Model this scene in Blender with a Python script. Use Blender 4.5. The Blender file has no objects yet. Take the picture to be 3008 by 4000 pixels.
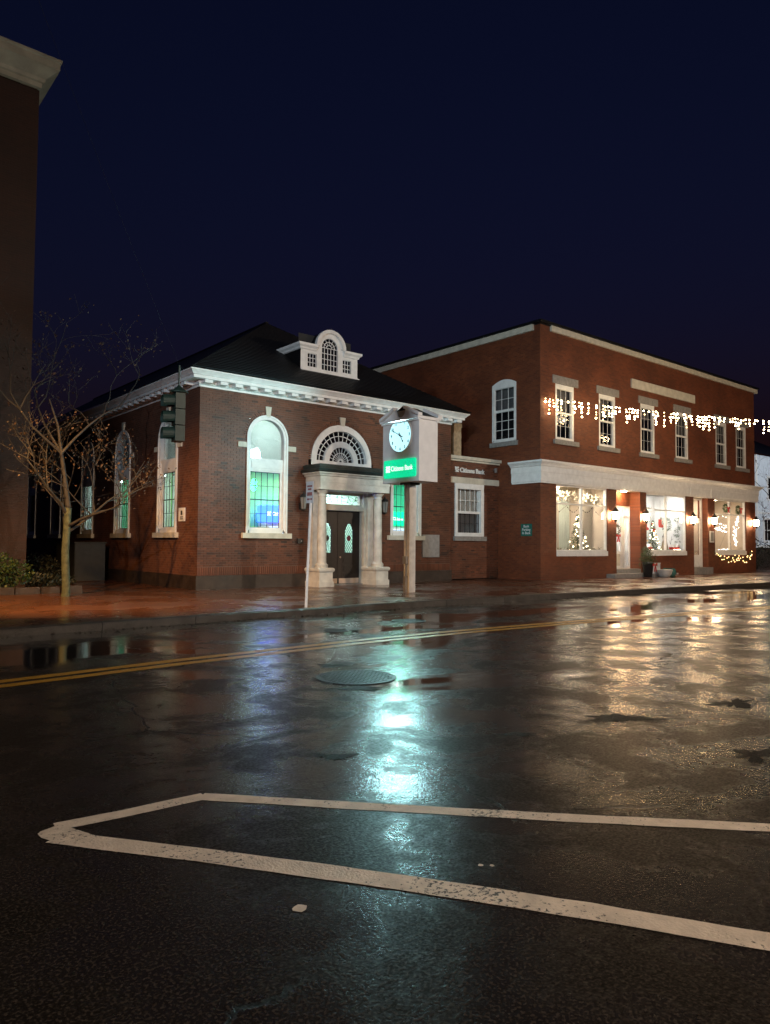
import bpy, bmesh, math, random
from mathutils import Vector, Matrix
rad = math.radians
RND = random.Random(7)
scene = bpy.context.scene
COL = scene.collection

# ------------------------------------------------------------------ camera
# World: X runs along the street fronts, Y into the buildings, Z up; the camera stands on the road at X=Y=0.
F_PX, CX, CY, CAM_H = 2860.33, 1504.0, 2000.0, 1.6
yaw, pitch, roll = rad(50.3405), rad(2.5095), rad(0.4277)
fw = Vector((math.cos(yaw)*math.cos(pitch), math.sin(yaw)*math.cos(pitch), math.sin(pitch)))
r0 = Vector((math.sin(yaw), -math.cos(yaw), 0)); u0 = r0.cross(fw)
rt = r0*math.cos(roll) + u0*math.sin(roll); up = u0*math.cos(roll) - r0*math.sin(roll)
cd = bpy.data.cameras.new('camera'); cam = bpy.data.objects.new('camera', cd); COL.objects.link(cam)
cd.sensor_fit = 'HORIZONTAL'; cd.sensor_width = 36.0; cd.lens = F_PX/3008*36.0
cd.clip_start = 0.05; cd.clip_end = 2000
cam.matrix_world = Matrix(((rt.x, up.x, -fw.x, 0), (rt.y, up.y, -fw.y, 0), (rt.z, up.z, -fw.z, CAM_H), (0, 0, 0, 1)))
scene.camera = cam
def ray(x, y): return rt*((x-CX)/F_PX) - up*((y-CY)/F_PX) + fw
def onY(x, y, Y): d = ray(x, y); return Vector((0, 0, CAM_H)) + d*(Y/d.y)      # photo pixel -> point on the plane it lies in
def onX(x, y, X): d = ray(x, y); return Vector((0, 0, CAM_H)) + d*(X/d.x)

# ------------------------------------------------------------------ sky
world = bpy.data.worlds.new('World'); scene.world = world; world.use_nodes = True
wn, wl = world.node_tree.nodes, world.node_tree.links
sky = wn.new('ShaderNodeTexSky'); sky.sky_type = 'NISHITA'; sky.sun_disc = False
sky.sun_elevation = rad(-1.85); sky.sun_rotation = rad(230); sky.air_density = 1.0; sky.dust_density = 0.2; sky.ozone_density = 5.0
skt = wn.new('ShaderNodeMixRGB'); skt.blend_type = 'MULTIPLY'; skt.inputs[0].default_value = 1; skt.inputs[2].default_value = (.98, .96, .70, 1)   # overcast night: less red afterglow
wl.new(sky.outputs[0], skt.inputs[1]); wl.new(skt.outputs[0], wn['Background'].inputs['Color'])
SKY_STRENGTH = 0.15
wn['Background'].inputs['Strength'].default_value = SKY_STRENGTH

# ------------------------------------------------------------------ render settings
scene.render.engine = 'CYCLES'
scene.view_settings.view_transform = 'Standard'; scene.view_settings.look = 'None'
scene.view_settings.exposure = 0.0; scene.view_settings.gamma = 1.0
cy = scene.cycles
cy.use_denoising = True
try:
    cy.denoiser = 'OPENIMAGEDENOISE'; cy.denoising_input_passes = 'RGB_ALBEDO_NORMAL'
except Exception: pass
cy.max_bounces = 7; cy.diffuse_bounces = 3; cy.glossy_bounces = 4; cy.transmission_bounces = 6; cy.transparent_max_bounces = 16
cy.sample_clamp_indirect = 4.0; cy.sample_clamp_direct = 0.0
cy.caustics_reflective = False; cy.caustics_refractive = False
cy.use_light_tree = True

# ------------------------------------------------------------------ helpers
def tag(o, label=None, cat=None, group=None, kind=None):
    if label: o['label'] = label
    if cat: o['category'] = cat
    if group: o['group'] = group
    if kind: o['kind'] = kind
    return o

class MB:
    """collects shapes; build() links them as ONE mesh object"""
    def __init__(s): s.v = []; s.f = []; s.t = []
    def add(s, vs, fs, tint=None):
        n = len(s.v); s.v += [tuple(v) for v in vs]; s.f += [tuple(i+n for i in f) for f in fs]
        if tint is not None: s.t += [tint]*len(fs)
        return s
    def box(s, x0, y0, z0, x1, y1, z1, tint=None):
        x0, x1 = sorted((x0, x1)); y0, y1 = sorted((y0, y1)); z0, z1 = sorted((z0, z1))
        return s.add([(x0,y0,z0),(x1,y0,z0),(x1,y1,z0),(x0,y1,z0),(x0,y0,z1),(x1,y0,z1),(x1,y1,z1),(x0,y1,z1)],
              [(0,3,2,1),(4,5,6,7),(0,1,5,4),(1,2,6,5),(2,3,7,6),(3,0,4,7)], tint)
    def quad(s, a, b, c, d, tint=None): return s.add([a,b,c,d], [(0,1,2,3)], tint)
    def prism(s, pts, fn, d0, d1):
        """closed outline pts (u,z) carried by fn(u,d,z), from depth d0 to d1"""
        n = len(pts)
        vs = [fn(u,d0,z) for u,z in pts] + [fn(u,d1,z) for u,z in pts]
        fs = [tuple(range(n)), tuple(range(2*n-1, n-1, -1))] + [(i, (i+1)%n, (i+1)%n+n, i+n) for i in range(n)]
        return s.add(vs, fs)
    def band(s, outer, inner, fn, d0, d1, closed=False):
        """ring between two polylines of equal length"""
        n = len(outer); m = n if closed else n-1
        vs = []
        for d in (d0, d1):
            vs += [fn(u,d,z) for u,z in outer] + [fn(u,d,z) for u,z in inner]
        fs = []
        for i in range(m):
            j = (i+1) % n
            fs += [(i,j,n+j,n+i), (2*n+i,3*n+i,3*n+j,2*n+j), (i,2*n+i,2*n+j,j), (n+i,n+j,3*n+j,3*n+i)]
        if not closed: fs += [(0,n,3*n,2*n), (n-1,2*n+n-1,3*n+n-1,2*n-1)]
        return s.add(vs, fs)
    def tube(s, pts, r, sides=6, cap=True):
        pts = [Vector(p) for p in pts]; n = len(pts)
        rs = r if isinstance(r, (list, tuple)) else [r]*n
        vs = []; ref = None
        for i, p in enumerate(pts):
            d = (pts[min(i+1,n-1)] - pts[max(i-1,0)])
            d = d.normalized() if d.length > 1e-9 else Vector((0,0,1))
            if ref is None: ref = d.orthogonal().normalized()
            a = (ref - d*ref.dot(d)); a = a.normalized() if a.length > 1e-6 else d.orthogonal().normalized()
            ref = a; b = d.cross(a)
            for k in range(sides):
                t = 2*math.pi*k/sides; vs.append(p + (a*math.cos(t)+b*math.sin(t))*rs[i])
        fs = []
        for i in range(n-1):
            for k in range(sides):
                k2 = (k+1) % sides; fs.append((i*sides+k, i*sides+k2, (i+1)*sides+k2, (i+1)*sides+k))
        if cap: fs += [tuple(range(sides-1,-1,-1)), tuple(range((n-1)*sides, n*sides))]
        return s.add(vs, fs)
    def lathe(s, c, prof, n=20):
        """prof: (radius, z) pairs about the vertical through c"""
        vs = []
        for r, z in prof:
            for k in range(n):
                t = 2*math.pi*k/n; vs.append((c[0]+r*math.cos(t), c[1]+r*math.sin(t), c[2]+z))
        m = len(prof); fs = []
        for i in range(m-1):
            for k in range(n):
                k2 = (k+1) % n; fs.append((i*n+k, i*n+k2, (i+1)*n+k2, (i+1)*n+k))
        fs += [tuple(range(n-1,-1,-1)), tuple(range((m-1)*n, m*n))]
        return s.add(vs, fs)
    def ball(s, c, r, seg=6, ring=4, sz=1.0):
        prof = [(max(1e-4, r*math.sin(math.pi*i/ring)), -r*sz*math.cos(math.pi*i/ring)) for i in range(ring+1)]
        return s.lathe(c, prof, seg)
    def sweep(s, path, prof, closed=False):
        """profile (out, z) carried along a plan path (x,y); outward is to the right of travel"""
        n = len(path); offs = []
        def nrm(a, b):
            d = Vector((b[0]-a[0], b[1]-a[1])).normalized(); return Vector((d.y, -d.x))
        for i in range(n):
            n1 = nrm(path[i-1], path[i]) if i > 0 else None
            n2 = nrm(path[i], path[i+1]) if i < n-1 else None
            if n1 is None: m = n2
            elif n2 is None: m = n1
            else: m = (n1+n2) / (1+n1.dot(n2))
            offs.append(m)
        k = len(prof); vs = []
        for i in range(n):
            for o, z in prof: vs.append((path[i][0]+offs[i].x*o, path[i][1]+offs[i].y*o, z))
        fs = [(i*k+j, (i+1)*k+j, (i+1)*k+j+1, i*k+j+1) for i in range(n-1) for j in range(k-1)]
        fs += [tuple(range(k)), tuple(range((n-1)*k+k-1, (n-1)*k-1, -1))]
        return s.add(vs, fs)
    def mesh(s, name, m, smooth=False):
        me = bpy.data.meshes.new(name); me.from_pydata(s.v, [], s.f); me.validate(); me.update()
        if m is not None: me.materials.append(m)
        if s.t and len(s.t) == len(me.polygons):
            at = me.attributes.new('tint', 'FLOAT', 'FACE'); at.data.foreach_set('value', s.t)
        if smooth:
            me.polygons.foreach_set('use_smooth', [True]*len(me.polygons))
            try: me.set_sharp_from_angle(angle=rad(40))
            except Exception: pass
        return me
    def build(s, name, m, parent=None, smooth=False, keep=False):
        if parent is None and not keep and s.v:
            xs, ys, zs = zip(*s.v); c = Vector(((min(xs)+max(xs))/2, (min(ys)+max(ys))/2, min(zs)))
            s.v = [(x-c.x, y-c.y, z-c.z) for x, y, z in s.v]
        else: c = Vector((0,0,0))
        return link(name, s.mesh(name, m, smooth), parent, c)

def link(name, data, parent=None, loc=(0,0,0)):
    o = bpy.data.objects.new(name, data); COL.objects.link(o); o.location = loc
    if parent is not None: attach(o, parent)
    return o
ROOT = {}
def attach(o, parent):
    o.parent = parent
    if parent.name in ROOT: o.matrix_parent_inverse = Matrix.Translation(ROOT[parent.name]).inverted()
def thing(name, loc, label, cat, group=None, kind=None):
    o = bpy.data.objects.new(name, None); COL.objects.link(o); o.location = loc; o.empty_display_size = .2
    ROOT[o.name] = Vector(loc)
    return tag(o, label, cat, group, kind)
def copy_tree(o, delta, parent=None):
    c = o.copy(); COL.objects.link(c)
    if parent is None:
        c.location = Vector(o.location) + Vector(delta)
    else: c.parent = parent
    for ch in o.children: copy_tree(ch, delta, c)
    return c
def one(name, mb, m, label, cat, group=None, smooth=False): return tag(mb.build(name, m, None, smooth), label, cat, group)

# ------------------------------------------------------------------ materials
def newmat(name):
    m = bpy.data.materials.new(name); m.use_nodes = True
    return m, m.node_tree.nodes, m.node_tree.links, m.node_tree.nodes['Principled BSDF']
def pmat(name, col, rough=.6, var=.18, scale=6., bump=0., spec=.5, metal=0., bscale=None, emit=None, es=0., trans=0.):
    m, n, l, b = newmat(name)
    tc = n.new('ShaderNodeTexCoord'); nz = n.new('ShaderNodeTexNoise')
    nz.inputs['Scale'].default_value = scale; nz.inputs['Detail'].default_value = 5
    l.new(tc.outputs['Object'], nz.inputs['Vector'])
    rp = n.new('ShaderNodeValToRGB')
    rp.color_ramp.elements[0].position = .3; rp.color_ramp.elements[1].position = .7
    rp.color_ramp.elements[0].color = (*[c*(1-var) for c in col], 1); rp.color_ramp.elements[1].color = (*[min(1, c*(1+var)) for c in col], 1)
    l.new(nz.outputs['Fac'], rp.inputs['Fac']); l.new(rp.outputs['Color'], b.inputs['Base Color'])
    b.inputs['Roughness'].default_value = rough; b.inputs['Specular IOR Level'].default_value = spec; b.inputs['Metallic'].default_value = metal
    if trans: b.inputs['Transmission Weight'].default_value = trans
    if bump:
        n2 = n.new('ShaderNodeTexNoise'); n2.inputs['Scale'].default_value = bscale or scale*6; n2.inputs['Detail'].default_value = 4
        l.new(tc.outputs['Object'], n2.inputs['Vector'])
        bp = n.new('ShaderNodeBump'); bp.inputs['Strength'].default_value = bump; bp.inputs['Distance'].default_value = .02
        l.new(n2.outputs['Fac'], bp.inputs['Height']); l.new(bp.outputs['Normal'], b.inputs['Normal'])
    if emit: b.inputs['Emission Color'].default_value = (*emit, 1); b.inputs['Emission Strength'].default_value = es
    return m
def glow(name, col, strength):
    m, n, l, b = newmat(name)
    b.inputs['Base Color'].default_value = (*[c*.8 for c in col], 1); b.inputs['Roughness'].default_value = .5
    b.inputs['Emission Color'].default_value = (*col, 1); b.inputs['Emission Strength'].default_value = strength
    return m
def glassmat(name, tint=(1,1,1), rough=0.0, refl=1.0):
    m, n, l, b = newmat(name); n.remove(b)
    tr = n.new('ShaderNodeBsdfTransparent'); tr.inputs[0].default_value = (*tint, 1)
    gl = n.new('ShaderNodeBsdfGlossy'); gl.inputs['Roughness'].default_value = rough
    fr = n.new('ShaderNodeFresnel')
    gm = n.new('ShaderNodeNewGeometry'); io = n.new('ShaderNodeMapRange'); io.inputs['To Min'].default_value = 1.5; io.inputs['To Max'].default_value = 1/1.5   # a thin pane reflects alike from both sides
    l.new(gm.outputs['Backfacing'], io.inputs['Value']); l.new(io.outputs[0], fr.inputs['IOR'])
    tc = n.new('ShaderNodeTexCoord'); nz = n.new('ShaderNodeTexNoise'); nz.inputs['Scale'].default_value = 2.5
    bp = n.new('ShaderNodeBump'); bp.inputs['Strength'].default_value = .06; bp.inputs['Distance'].default_value = .01
    l.new(tc.outputs['Object'], nz.inputs['Vector']); l.new(nz.outputs['Fac'], bp.inputs['Height']); l.new(bp.outputs['Normal'], gl.inputs['Normal'])
    mu = n.new('ShaderNodeMath'); mu.operation = 'MULTIPLY'; mu.inputs[1].default_value = refl; mu.use_clamp = True
    mx = n.new('ShaderNodeMixShader'); l.new(fr.outputs[0], mu.inputs[0]); l.new(mu.outputs[0], mx.inputs[0]); l.new(tr.outputs[0], mx.inputs[1]); l.new(gl.outputs[0], mx.inputs[2])
    l.new(mx.outputs[0], n['Material Output'].inputs['Surface'])
    return m
def brickmat(name, axis, c1, c2, mortar, rough=.65, bw=.205, bh=.067, mort=.009, bump=.5, stain=.35):
    """running-bond brick in metres; axis: which object axes are (length, course)"""
    m, n, l, b = newmat(name)
    tc = n.new('ShaderNodeTexCoord'); sp = n.new('ShaderNodeSeparateXYZ'); cb = n.new('ShaderNodeCombineXYZ')
    l.new(tc.outputs['Object'], sp.inputs[0]); l.new(sp.outputs[axis[0]], cb.inputs[0]); l.new(sp.outputs[axis[1]], cb.inputs[1])
    br = n.new('ShaderNodeTexBrick'); l.new(cb.outputs[0], br.inputs['Vector'])
    br.inputs['Scale'].default_value = 1.0; br.inputs['Brick Width'].default_value = bw+mort; br.inputs['Row Height'].default_value = bh+mort
    br.inputs['Mortar Size'].default_value = mort/2; br.inputs['Mortar Smooth'].default_value = .15
    br.inputs['Color1'].default_value = (*c1, 1); br.inputs['Color2'].default_value = (*c2, 1); br.inputs['Mortar'].default_value = (*mortar, 1)
    nz = n.new('ShaderNodeTexNoise'); nz.inputs['Scale'].default_value = .7; nz.inputs['Detail'].default_value = 6; l.new(tc.outputs['Object'], nz.inputs['Vector'])
    rp = n.new('ShaderNodeValToRGB'); rp.color_ramp.elements[0].position = .35; rp.color_ramp.elements[1].position = .65
    rp.color_ramp.elements[0].color = (1-stain,)*3+(1,); rp.color_ramp.elements[1].color = (1,1,1,1); l.new(nz.outputs['Fac'], rp.inputs['Fac'])
    mx = n.new('ShaderNodeMixRGB'); mx.blend_type = 'MULTIPLY'; mx.inputs[0].default_value = 1
    l.new(br.outputs['Color'], mx.inputs[1]); l.new(rp.outputs['Color'], mx.inputs[2]); l.new(mx.outputs[0], b.inputs['Base Color'])
    n3 = n.new('ShaderNodeTexNoise'); n3.inputs['Scale'].default_value = 45; l.new(tc.outputs['Object'], n3.inputs['Vector'])
    ad = n.new('ShaderNodeMath'); ad.operation = 'MULTIPLY_ADD'; ad.inputs[1].default_value = -1.0
    l.new(br.outputs['Fac'], ad.inputs[0]); l.new(n3.outputs['Fac'], ad.inputs[2])
    bp = n.new('ShaderNodeBump'); bp.inputs['Strength'].default_value = bump; bp.inputs['Distance'].default_value = .012
    l.new(ad.outputs[0], bp.inputs['Height']); l.new(bp.outputs['Normal'], b.inputs['Normal'])
    b.inputs['Roughness'].default_value = rough
    return m

M = {}
# laid bricks carry their own shade in the face attribute "tint"
def laidbrick():
    m, n, l, b = newmat('laid_brick')
    at = n.new('ShaderNodeAttribute'); at.attribute_name = 'tint'
    rp = n.new('ShaderNodeValToRGB'); e = rp.color_ramp.elements
    e[0].position = 0; e[0].color = (.042,.015,.008,1); e[1].position = 1; e[1].color = (.185,.058,.026,1)
    x = e.new(.35); x.color = (.118,.035,.015,1); x = e.new(.75); x.color = (.15,.046,.020,1)
    l.new(at.outputs['Fac'], rp.inputs['Fac'])
    tc = n.new('ShaderNodeTexCoord'); nz = n.new('ShaderNodeTexNoise'); nz.inputs['Scale'].default_value = .8; nz.inputs['Detail'].default_value = 6
    l.new(tc.outputs['Object'], nz.inputs['Vector'])
    r2 = n.new('ShaderNodeValToRGB'); r2.color_ramp.elements[0].position = .32; r2.color_ramp.elements[0].color = (.5,.5,.52,1); r2.color_ramp.elements[1].position = .62
    l.new(nz.outputs['Fac'], r2.inputs['Fac'])
    mx = n.new('ShaderNodeMixRGB'); mx.blend_type = 'MULTIPLY'; mx.inputs[0].default_value = 1
    l.new(rp.outputs['Color'], mx.inputs[1]); l.new(r2.outputs['Color'], mx.inputs[2]); l.new(mx.outputs[0], b.inputs['Base Color'])
    n3 = n.new('ShaderNodeTexNoise'); n3.inputs['Scale'].default_value = 60; l.new(tc.outputs['Object'], n3.inputs['Vector'])
    bp = n.new('ShaderNodeBump'); bp.inputs['Strength'].default_value = .4; bp.inputs['Distance'].default_value = .008
    l.new(n3.outputs['Fac'], bp.inputs['Height']); l.new(bp.outputs['Normal'], b.inputs['Normal'])
    b.inputs['Roughness'].default_value = .5
    return m
M['brick'] = laidbrick()
M['mortar'] = pmat('mortar', (.14,.10,.078), .85, .25, 3)
BR1, BR2, BRM = (.21,.056,.018), (.145,.036,.013), (.15,.065,.035)
M['brick_x'] = brickmat('brick_facing_street', ('X','Z'), BR1, BR2, BRM)
M['brick_y'] = brickmat('brick_side_wall', ('Y','Z'), BR1, BR2, BRM)
M['brick_by'] = brickmat('brick_bank_side', ('Y','Z'), (.17,.06,.03), (.11,.038,.02), (.2,.13,.1))
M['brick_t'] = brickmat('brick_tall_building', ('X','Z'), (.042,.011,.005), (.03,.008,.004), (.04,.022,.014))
M['white'] = pmat('white_painted_wood', (.82,.81,.78), .45, .08, 5, .15, bscale=30)
M['cream'] = pmat('cream_stone', (.60,.56,.46), .6, .14, 4, .3, bscale=40)
M['weather'] = pmat('weathered_marble', (.64,.63,.56), .45, .20, 3.2, .35, bscale=25)
M['greystone'] = pmat('grey_granite', (.27,.255,.235), .55, .2, 9, .4, bscale=60)
M['darkstone'] = pmat('dark_wet_granite', (.04,.028,.022), .3, .35, 5, .5, bscale=50)
M['kerbstone'] = pmat('wet_kerb_granite', (.05,.042,.035), .28, .35, 6, .6, bscale=40)
M['slate'] = pmat('dark_slate_shingle', (.007,.007,.008), .5, .4, 9, .4, .25, bscale=30)
M['blackmetal'] = pmat('black_metal', (.018,.018,.018), .38, .2, 10, .1)
M['bronze'] = pmat('dark_green_copper', (.028,.04,.036), .35, .4, 5, .3)
M['greymetal'] = pmat('galvanised_metal', (.33,.32,.31), .4, .15, 8, .15, metal=.35)
M['kick'] = pmat('brass_kick_plate', (.66,.50,.38), .3, .15, 3, .1, metal=.25)
M['darkwood'] = pmat('dark_varnished_wood', (.014,.008,.006), .42, .35, 6, .2)
M['lead'] = pmat('window_lead', (.006,.007,.007), .7, .1, 5)
M['glass'] = glassmat('window_glass')
M['mirror'] = glassmat('reflective_old_glass', (.95,.95,.95), 0, 2.0)
M['darkglass'] = glassmat('unlit_window_glass', (.55,.55,.58), 0, 1.6)
M['green'] = pmat('bank_green_wall', (.20,.55,.17), .6, .06, 2)
M['teal'] = pmat('bank_teal_wall', (.03,.42,.24), .6, .06, 2)
M['iwhite'] = pmat('interior_white', (.78,.78,.76), .7, .04, 3)
M['iwarm'] = pmat('interior_cream', (.66,.58,.48), .7, .05, 3)
M['ifloor'] = pmat('interior_floor', (.25,.2,.16), .4, .2, 4)
def fabric(name, col):
    m = pmat(name, col, .8, .06, 8); n, l = m.node_tree.nodes, m.node_tree.links
    t = n.new('ShaderNodeBsdfTranslucent'); t.inputs[0].default_value = (*col, 1); x = n.new('ShaderNodeMixShader'); x.inputs[0].default_value = .6
    l.new(n['Principled BSDF'].outputs[0], x.inputs[1]); l.new(t.outputs[0], x.inputs[2]); l.new(x.outputs[0], n['Material Output'].inputs['Surface']); return m
M['blind'] = fabric('pale_blind', (.66,.76,.72)); M['gblind'] = fabric('green_blind', (.14,.46,.27))
M['curtain'] = pmat('white_curtain', (.68,.64,.57), .85, .08, 6)
M['gcurtain'] = pmat('grey_curtain', (.34,.33,.30), .85, .1, 6); M['curtain'] = fabric('white_curtain_cloth', (.70,.66,.58))
M['pine'] = pmat('evergreen_needles', (.045,.085,.028), .6, .4, 14)
M['pineb'] = pmat('brownish_evergreen', (.09,.085,.035), .6, .4, 14)
M['red'] = pmat('red_ribbon', (.55,.02,.018), .5, .2, 10)
M['bark'] = pmat('mossy_bark', (.075,.085,.048), .75, .45, 9, .8, bscale=30)
M['darkbark'] = pmat('dark_twig_bark', (.03,.027,.025), .75, .3, 9)
M['deadleaf'] = pmat('withered_leaf', (.05,.028,.016), .7, .45, 5)
M['shrubleaf'] = pmat('shrub_leaf', (.03,.055,.012), .55, .45, 7)
M['hedgeleaf'] = pmat('dark_hedge_leaf', (.016,.02,.012), .6, .4, 7)
M['clapboard'] = pmat('pale_clapboard', (.66,.70,.74), .6, .06, 3)
M['signgreen'] = pmat('green_sign_face', (.01,.13,.10), .4, .1, 8)
M['tan'] = pmat('tan_painted_wood', (.42,.32,.20), .6, .3, 7, .3)
M['terracotta'] = pmat('pale_ceramic', (.58,.56,.52), .35, .1, 6)
M['tealpot'] = pmat('teal_glazed_pot', (.05,.14,.12), .2, .25, 7)
M['soil'] = pmat('wet_soil', (.025,.018,.012), .6, .4, 6, .8, bscale=20)
M['paper'] = pmat('paper_star', (.85,.78,.6), .7, .05, 5)
M['gold'] = pmat('gold_ornament', (.75,.5,.18), .3, .2, 8, metal=.6)
M['postwood'] = pmat('weathered_pole', (.16,.12,.09), .8, .3, 5, .4)
M['dark'] = pmat('unlit_interior', (.03,.03,.03), .9, .1, 3)  # near-black colour stands in for the shade of rooms behind unlit windows
M['bulb'] = glow('warm_white_bulb', (1.0,.74,.40), 45)
M['bulbdim'] = glow('dim_warm_bulb', (1.0,.66,.30), 14)
M['bulbs'] = glow('indoor_fairy_bulb', (1.0,.86,.58), 16)
M['bulbw'] = glow('white_fairy_bulb', (1.0,.97,.9), 12)
M['bulbo'] = glow('amber_garland_bulb', (1.0,.62,.25), 9)
M['lantern'] = glow('lantern_glass_lit', (1.0,.70,.40), 160)
M['lantoff'] = pmat('lantern_glass_unlit', (.22,.21,.19), .2, .1, 6)
M['dial'] = glow('lit_clock_dial', (.50,.93,1.0), 1.25)
M['boxgreen'] = glow('lit_green_sign', (.0,.62,.28), 1.05)
M['boxwhite'] = glow('lit_white_letters', (1,1,1), 1.05)
M['panelc'] = glow('cool_ceiling_panel', (.82,1.0,.97), 52)
M['panelw'] = glow('warm_ceiling_panel', (1.0,.80,.58), 84)
M['panelm'] = glow('neutral_ceiling_panel', (1.0,.98,.92), 95)
M['blue'] = glow('blue_lit_panel', (.02,.07,.95), 9)
M['paleblue'] = glow('pale_lit_panel', (.6,.72,1.0), 1.3)
M['porch'] = glow('porch_light_glass', (1.0,.62,.3), 330)
M['streetlens'] = glow('street_lamp_lens', (1.0,.8,.6), 6)

def lightobj(name, kind, loc, power, col, parent=None, size=.1, spot=None, blend=.4, aim=None, shape=None):
    d = bpy.data.lights.new(name, kind); d.energy = power; d.color = col
    if kind in ('POINT', 'SPOT'): d.shadow_soft_size = size
    if kind == 'SPOT': d.spot_size = rad(spot); d.spot_blend = blend
    if kind == 'AREA':
        d.shape = shape or 'DISK'; d.size = size
    o = bpy.data.objects.new(name, d); COL.objects.link(o); o.location = loc
    if aim is not None: o.rotation_euler = (Vector(aim)-Vector(loc)).to_track_quat('-Z', 'Y').to_euler()
    if parent is not None: attach(o, parent)
    return o
def text_mb(body, size, fn, d0, depth=.01, offset=0.0, align='LEFT'):
    """flat letters in (u,z), carried by fn(u,d,z); returns MB and width"""
    c = bpy.data.curves.new('t', 'FONT'); c.body = body; c.size = size; c.align_x = align; c.offset = offset; c.resolution_u = 3
    o = bpy.data.objects.new('t', c); COL.objects.link(o)
    dg = bpy.context.evaluated_depsgraph_get(); me = o.evaluated_get(dg).to_mesh()
    vs = [(v.co.x, v.co.y) for v in me.vertices]; fs = [tuple(p.vertices) for p in me.polygons]
    bm = bmesh.new(); bm.from_mesh(me); eds = [tuple(v.index for v in e.verts) for e in bm.edges if len(e.link_faces) == 1]; bm.free()
    o.evaluated_get(dg).to_mesh_clear(); bpy.data.objects.remove(o); bpy.data.curves.remove(c)
    mb = MB(); n = len(vs)
    if n:
        mb.add([fn(u, d0, z) for u, z in vs] + [fn(u, d0+depth, z) for u, z in vs], fs + [(a, b, b+n, a+n) for a, b in eds])
    w = (min(v[0] for v in vs), max(v[0] for v in vs)) if vs else (0, 0)
    return mb, w
def logo_mb(mb, cu, cz, s, fn, d0, d1):
    """eight-rayed square mark with a hollow centre"""
    ring_o = [(cu+s*.30*math.cos(a), cz+s*.30*math.sin(a)) for a in [math.pi/8+k*math.pi/4 for k in range(8)]]
    ring_i = [(cu+s*.17*math.cos(a), cz+s*.17*math.sin(a)) for a in [math.pi/8+k*math.pi/4 for k in range(8)]]
    mb.band(ring_o, ring_i, fn, d0, d1, True)
    for k in range(8):
        a = k*math.pi/4; L = .5 if k % 2 == 0 else .64
        c, sn = math.cos(a), math.sin(a)
        pts = [(.27, -.07), (L, -.13), (L, .13), (.27, .07)]
        mb.prism([(cu+s*(x*c-y*sn), cz+s*(x*sn+y*c)) for x, y in pts], fn, d0, d1)
    return mb

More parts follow.
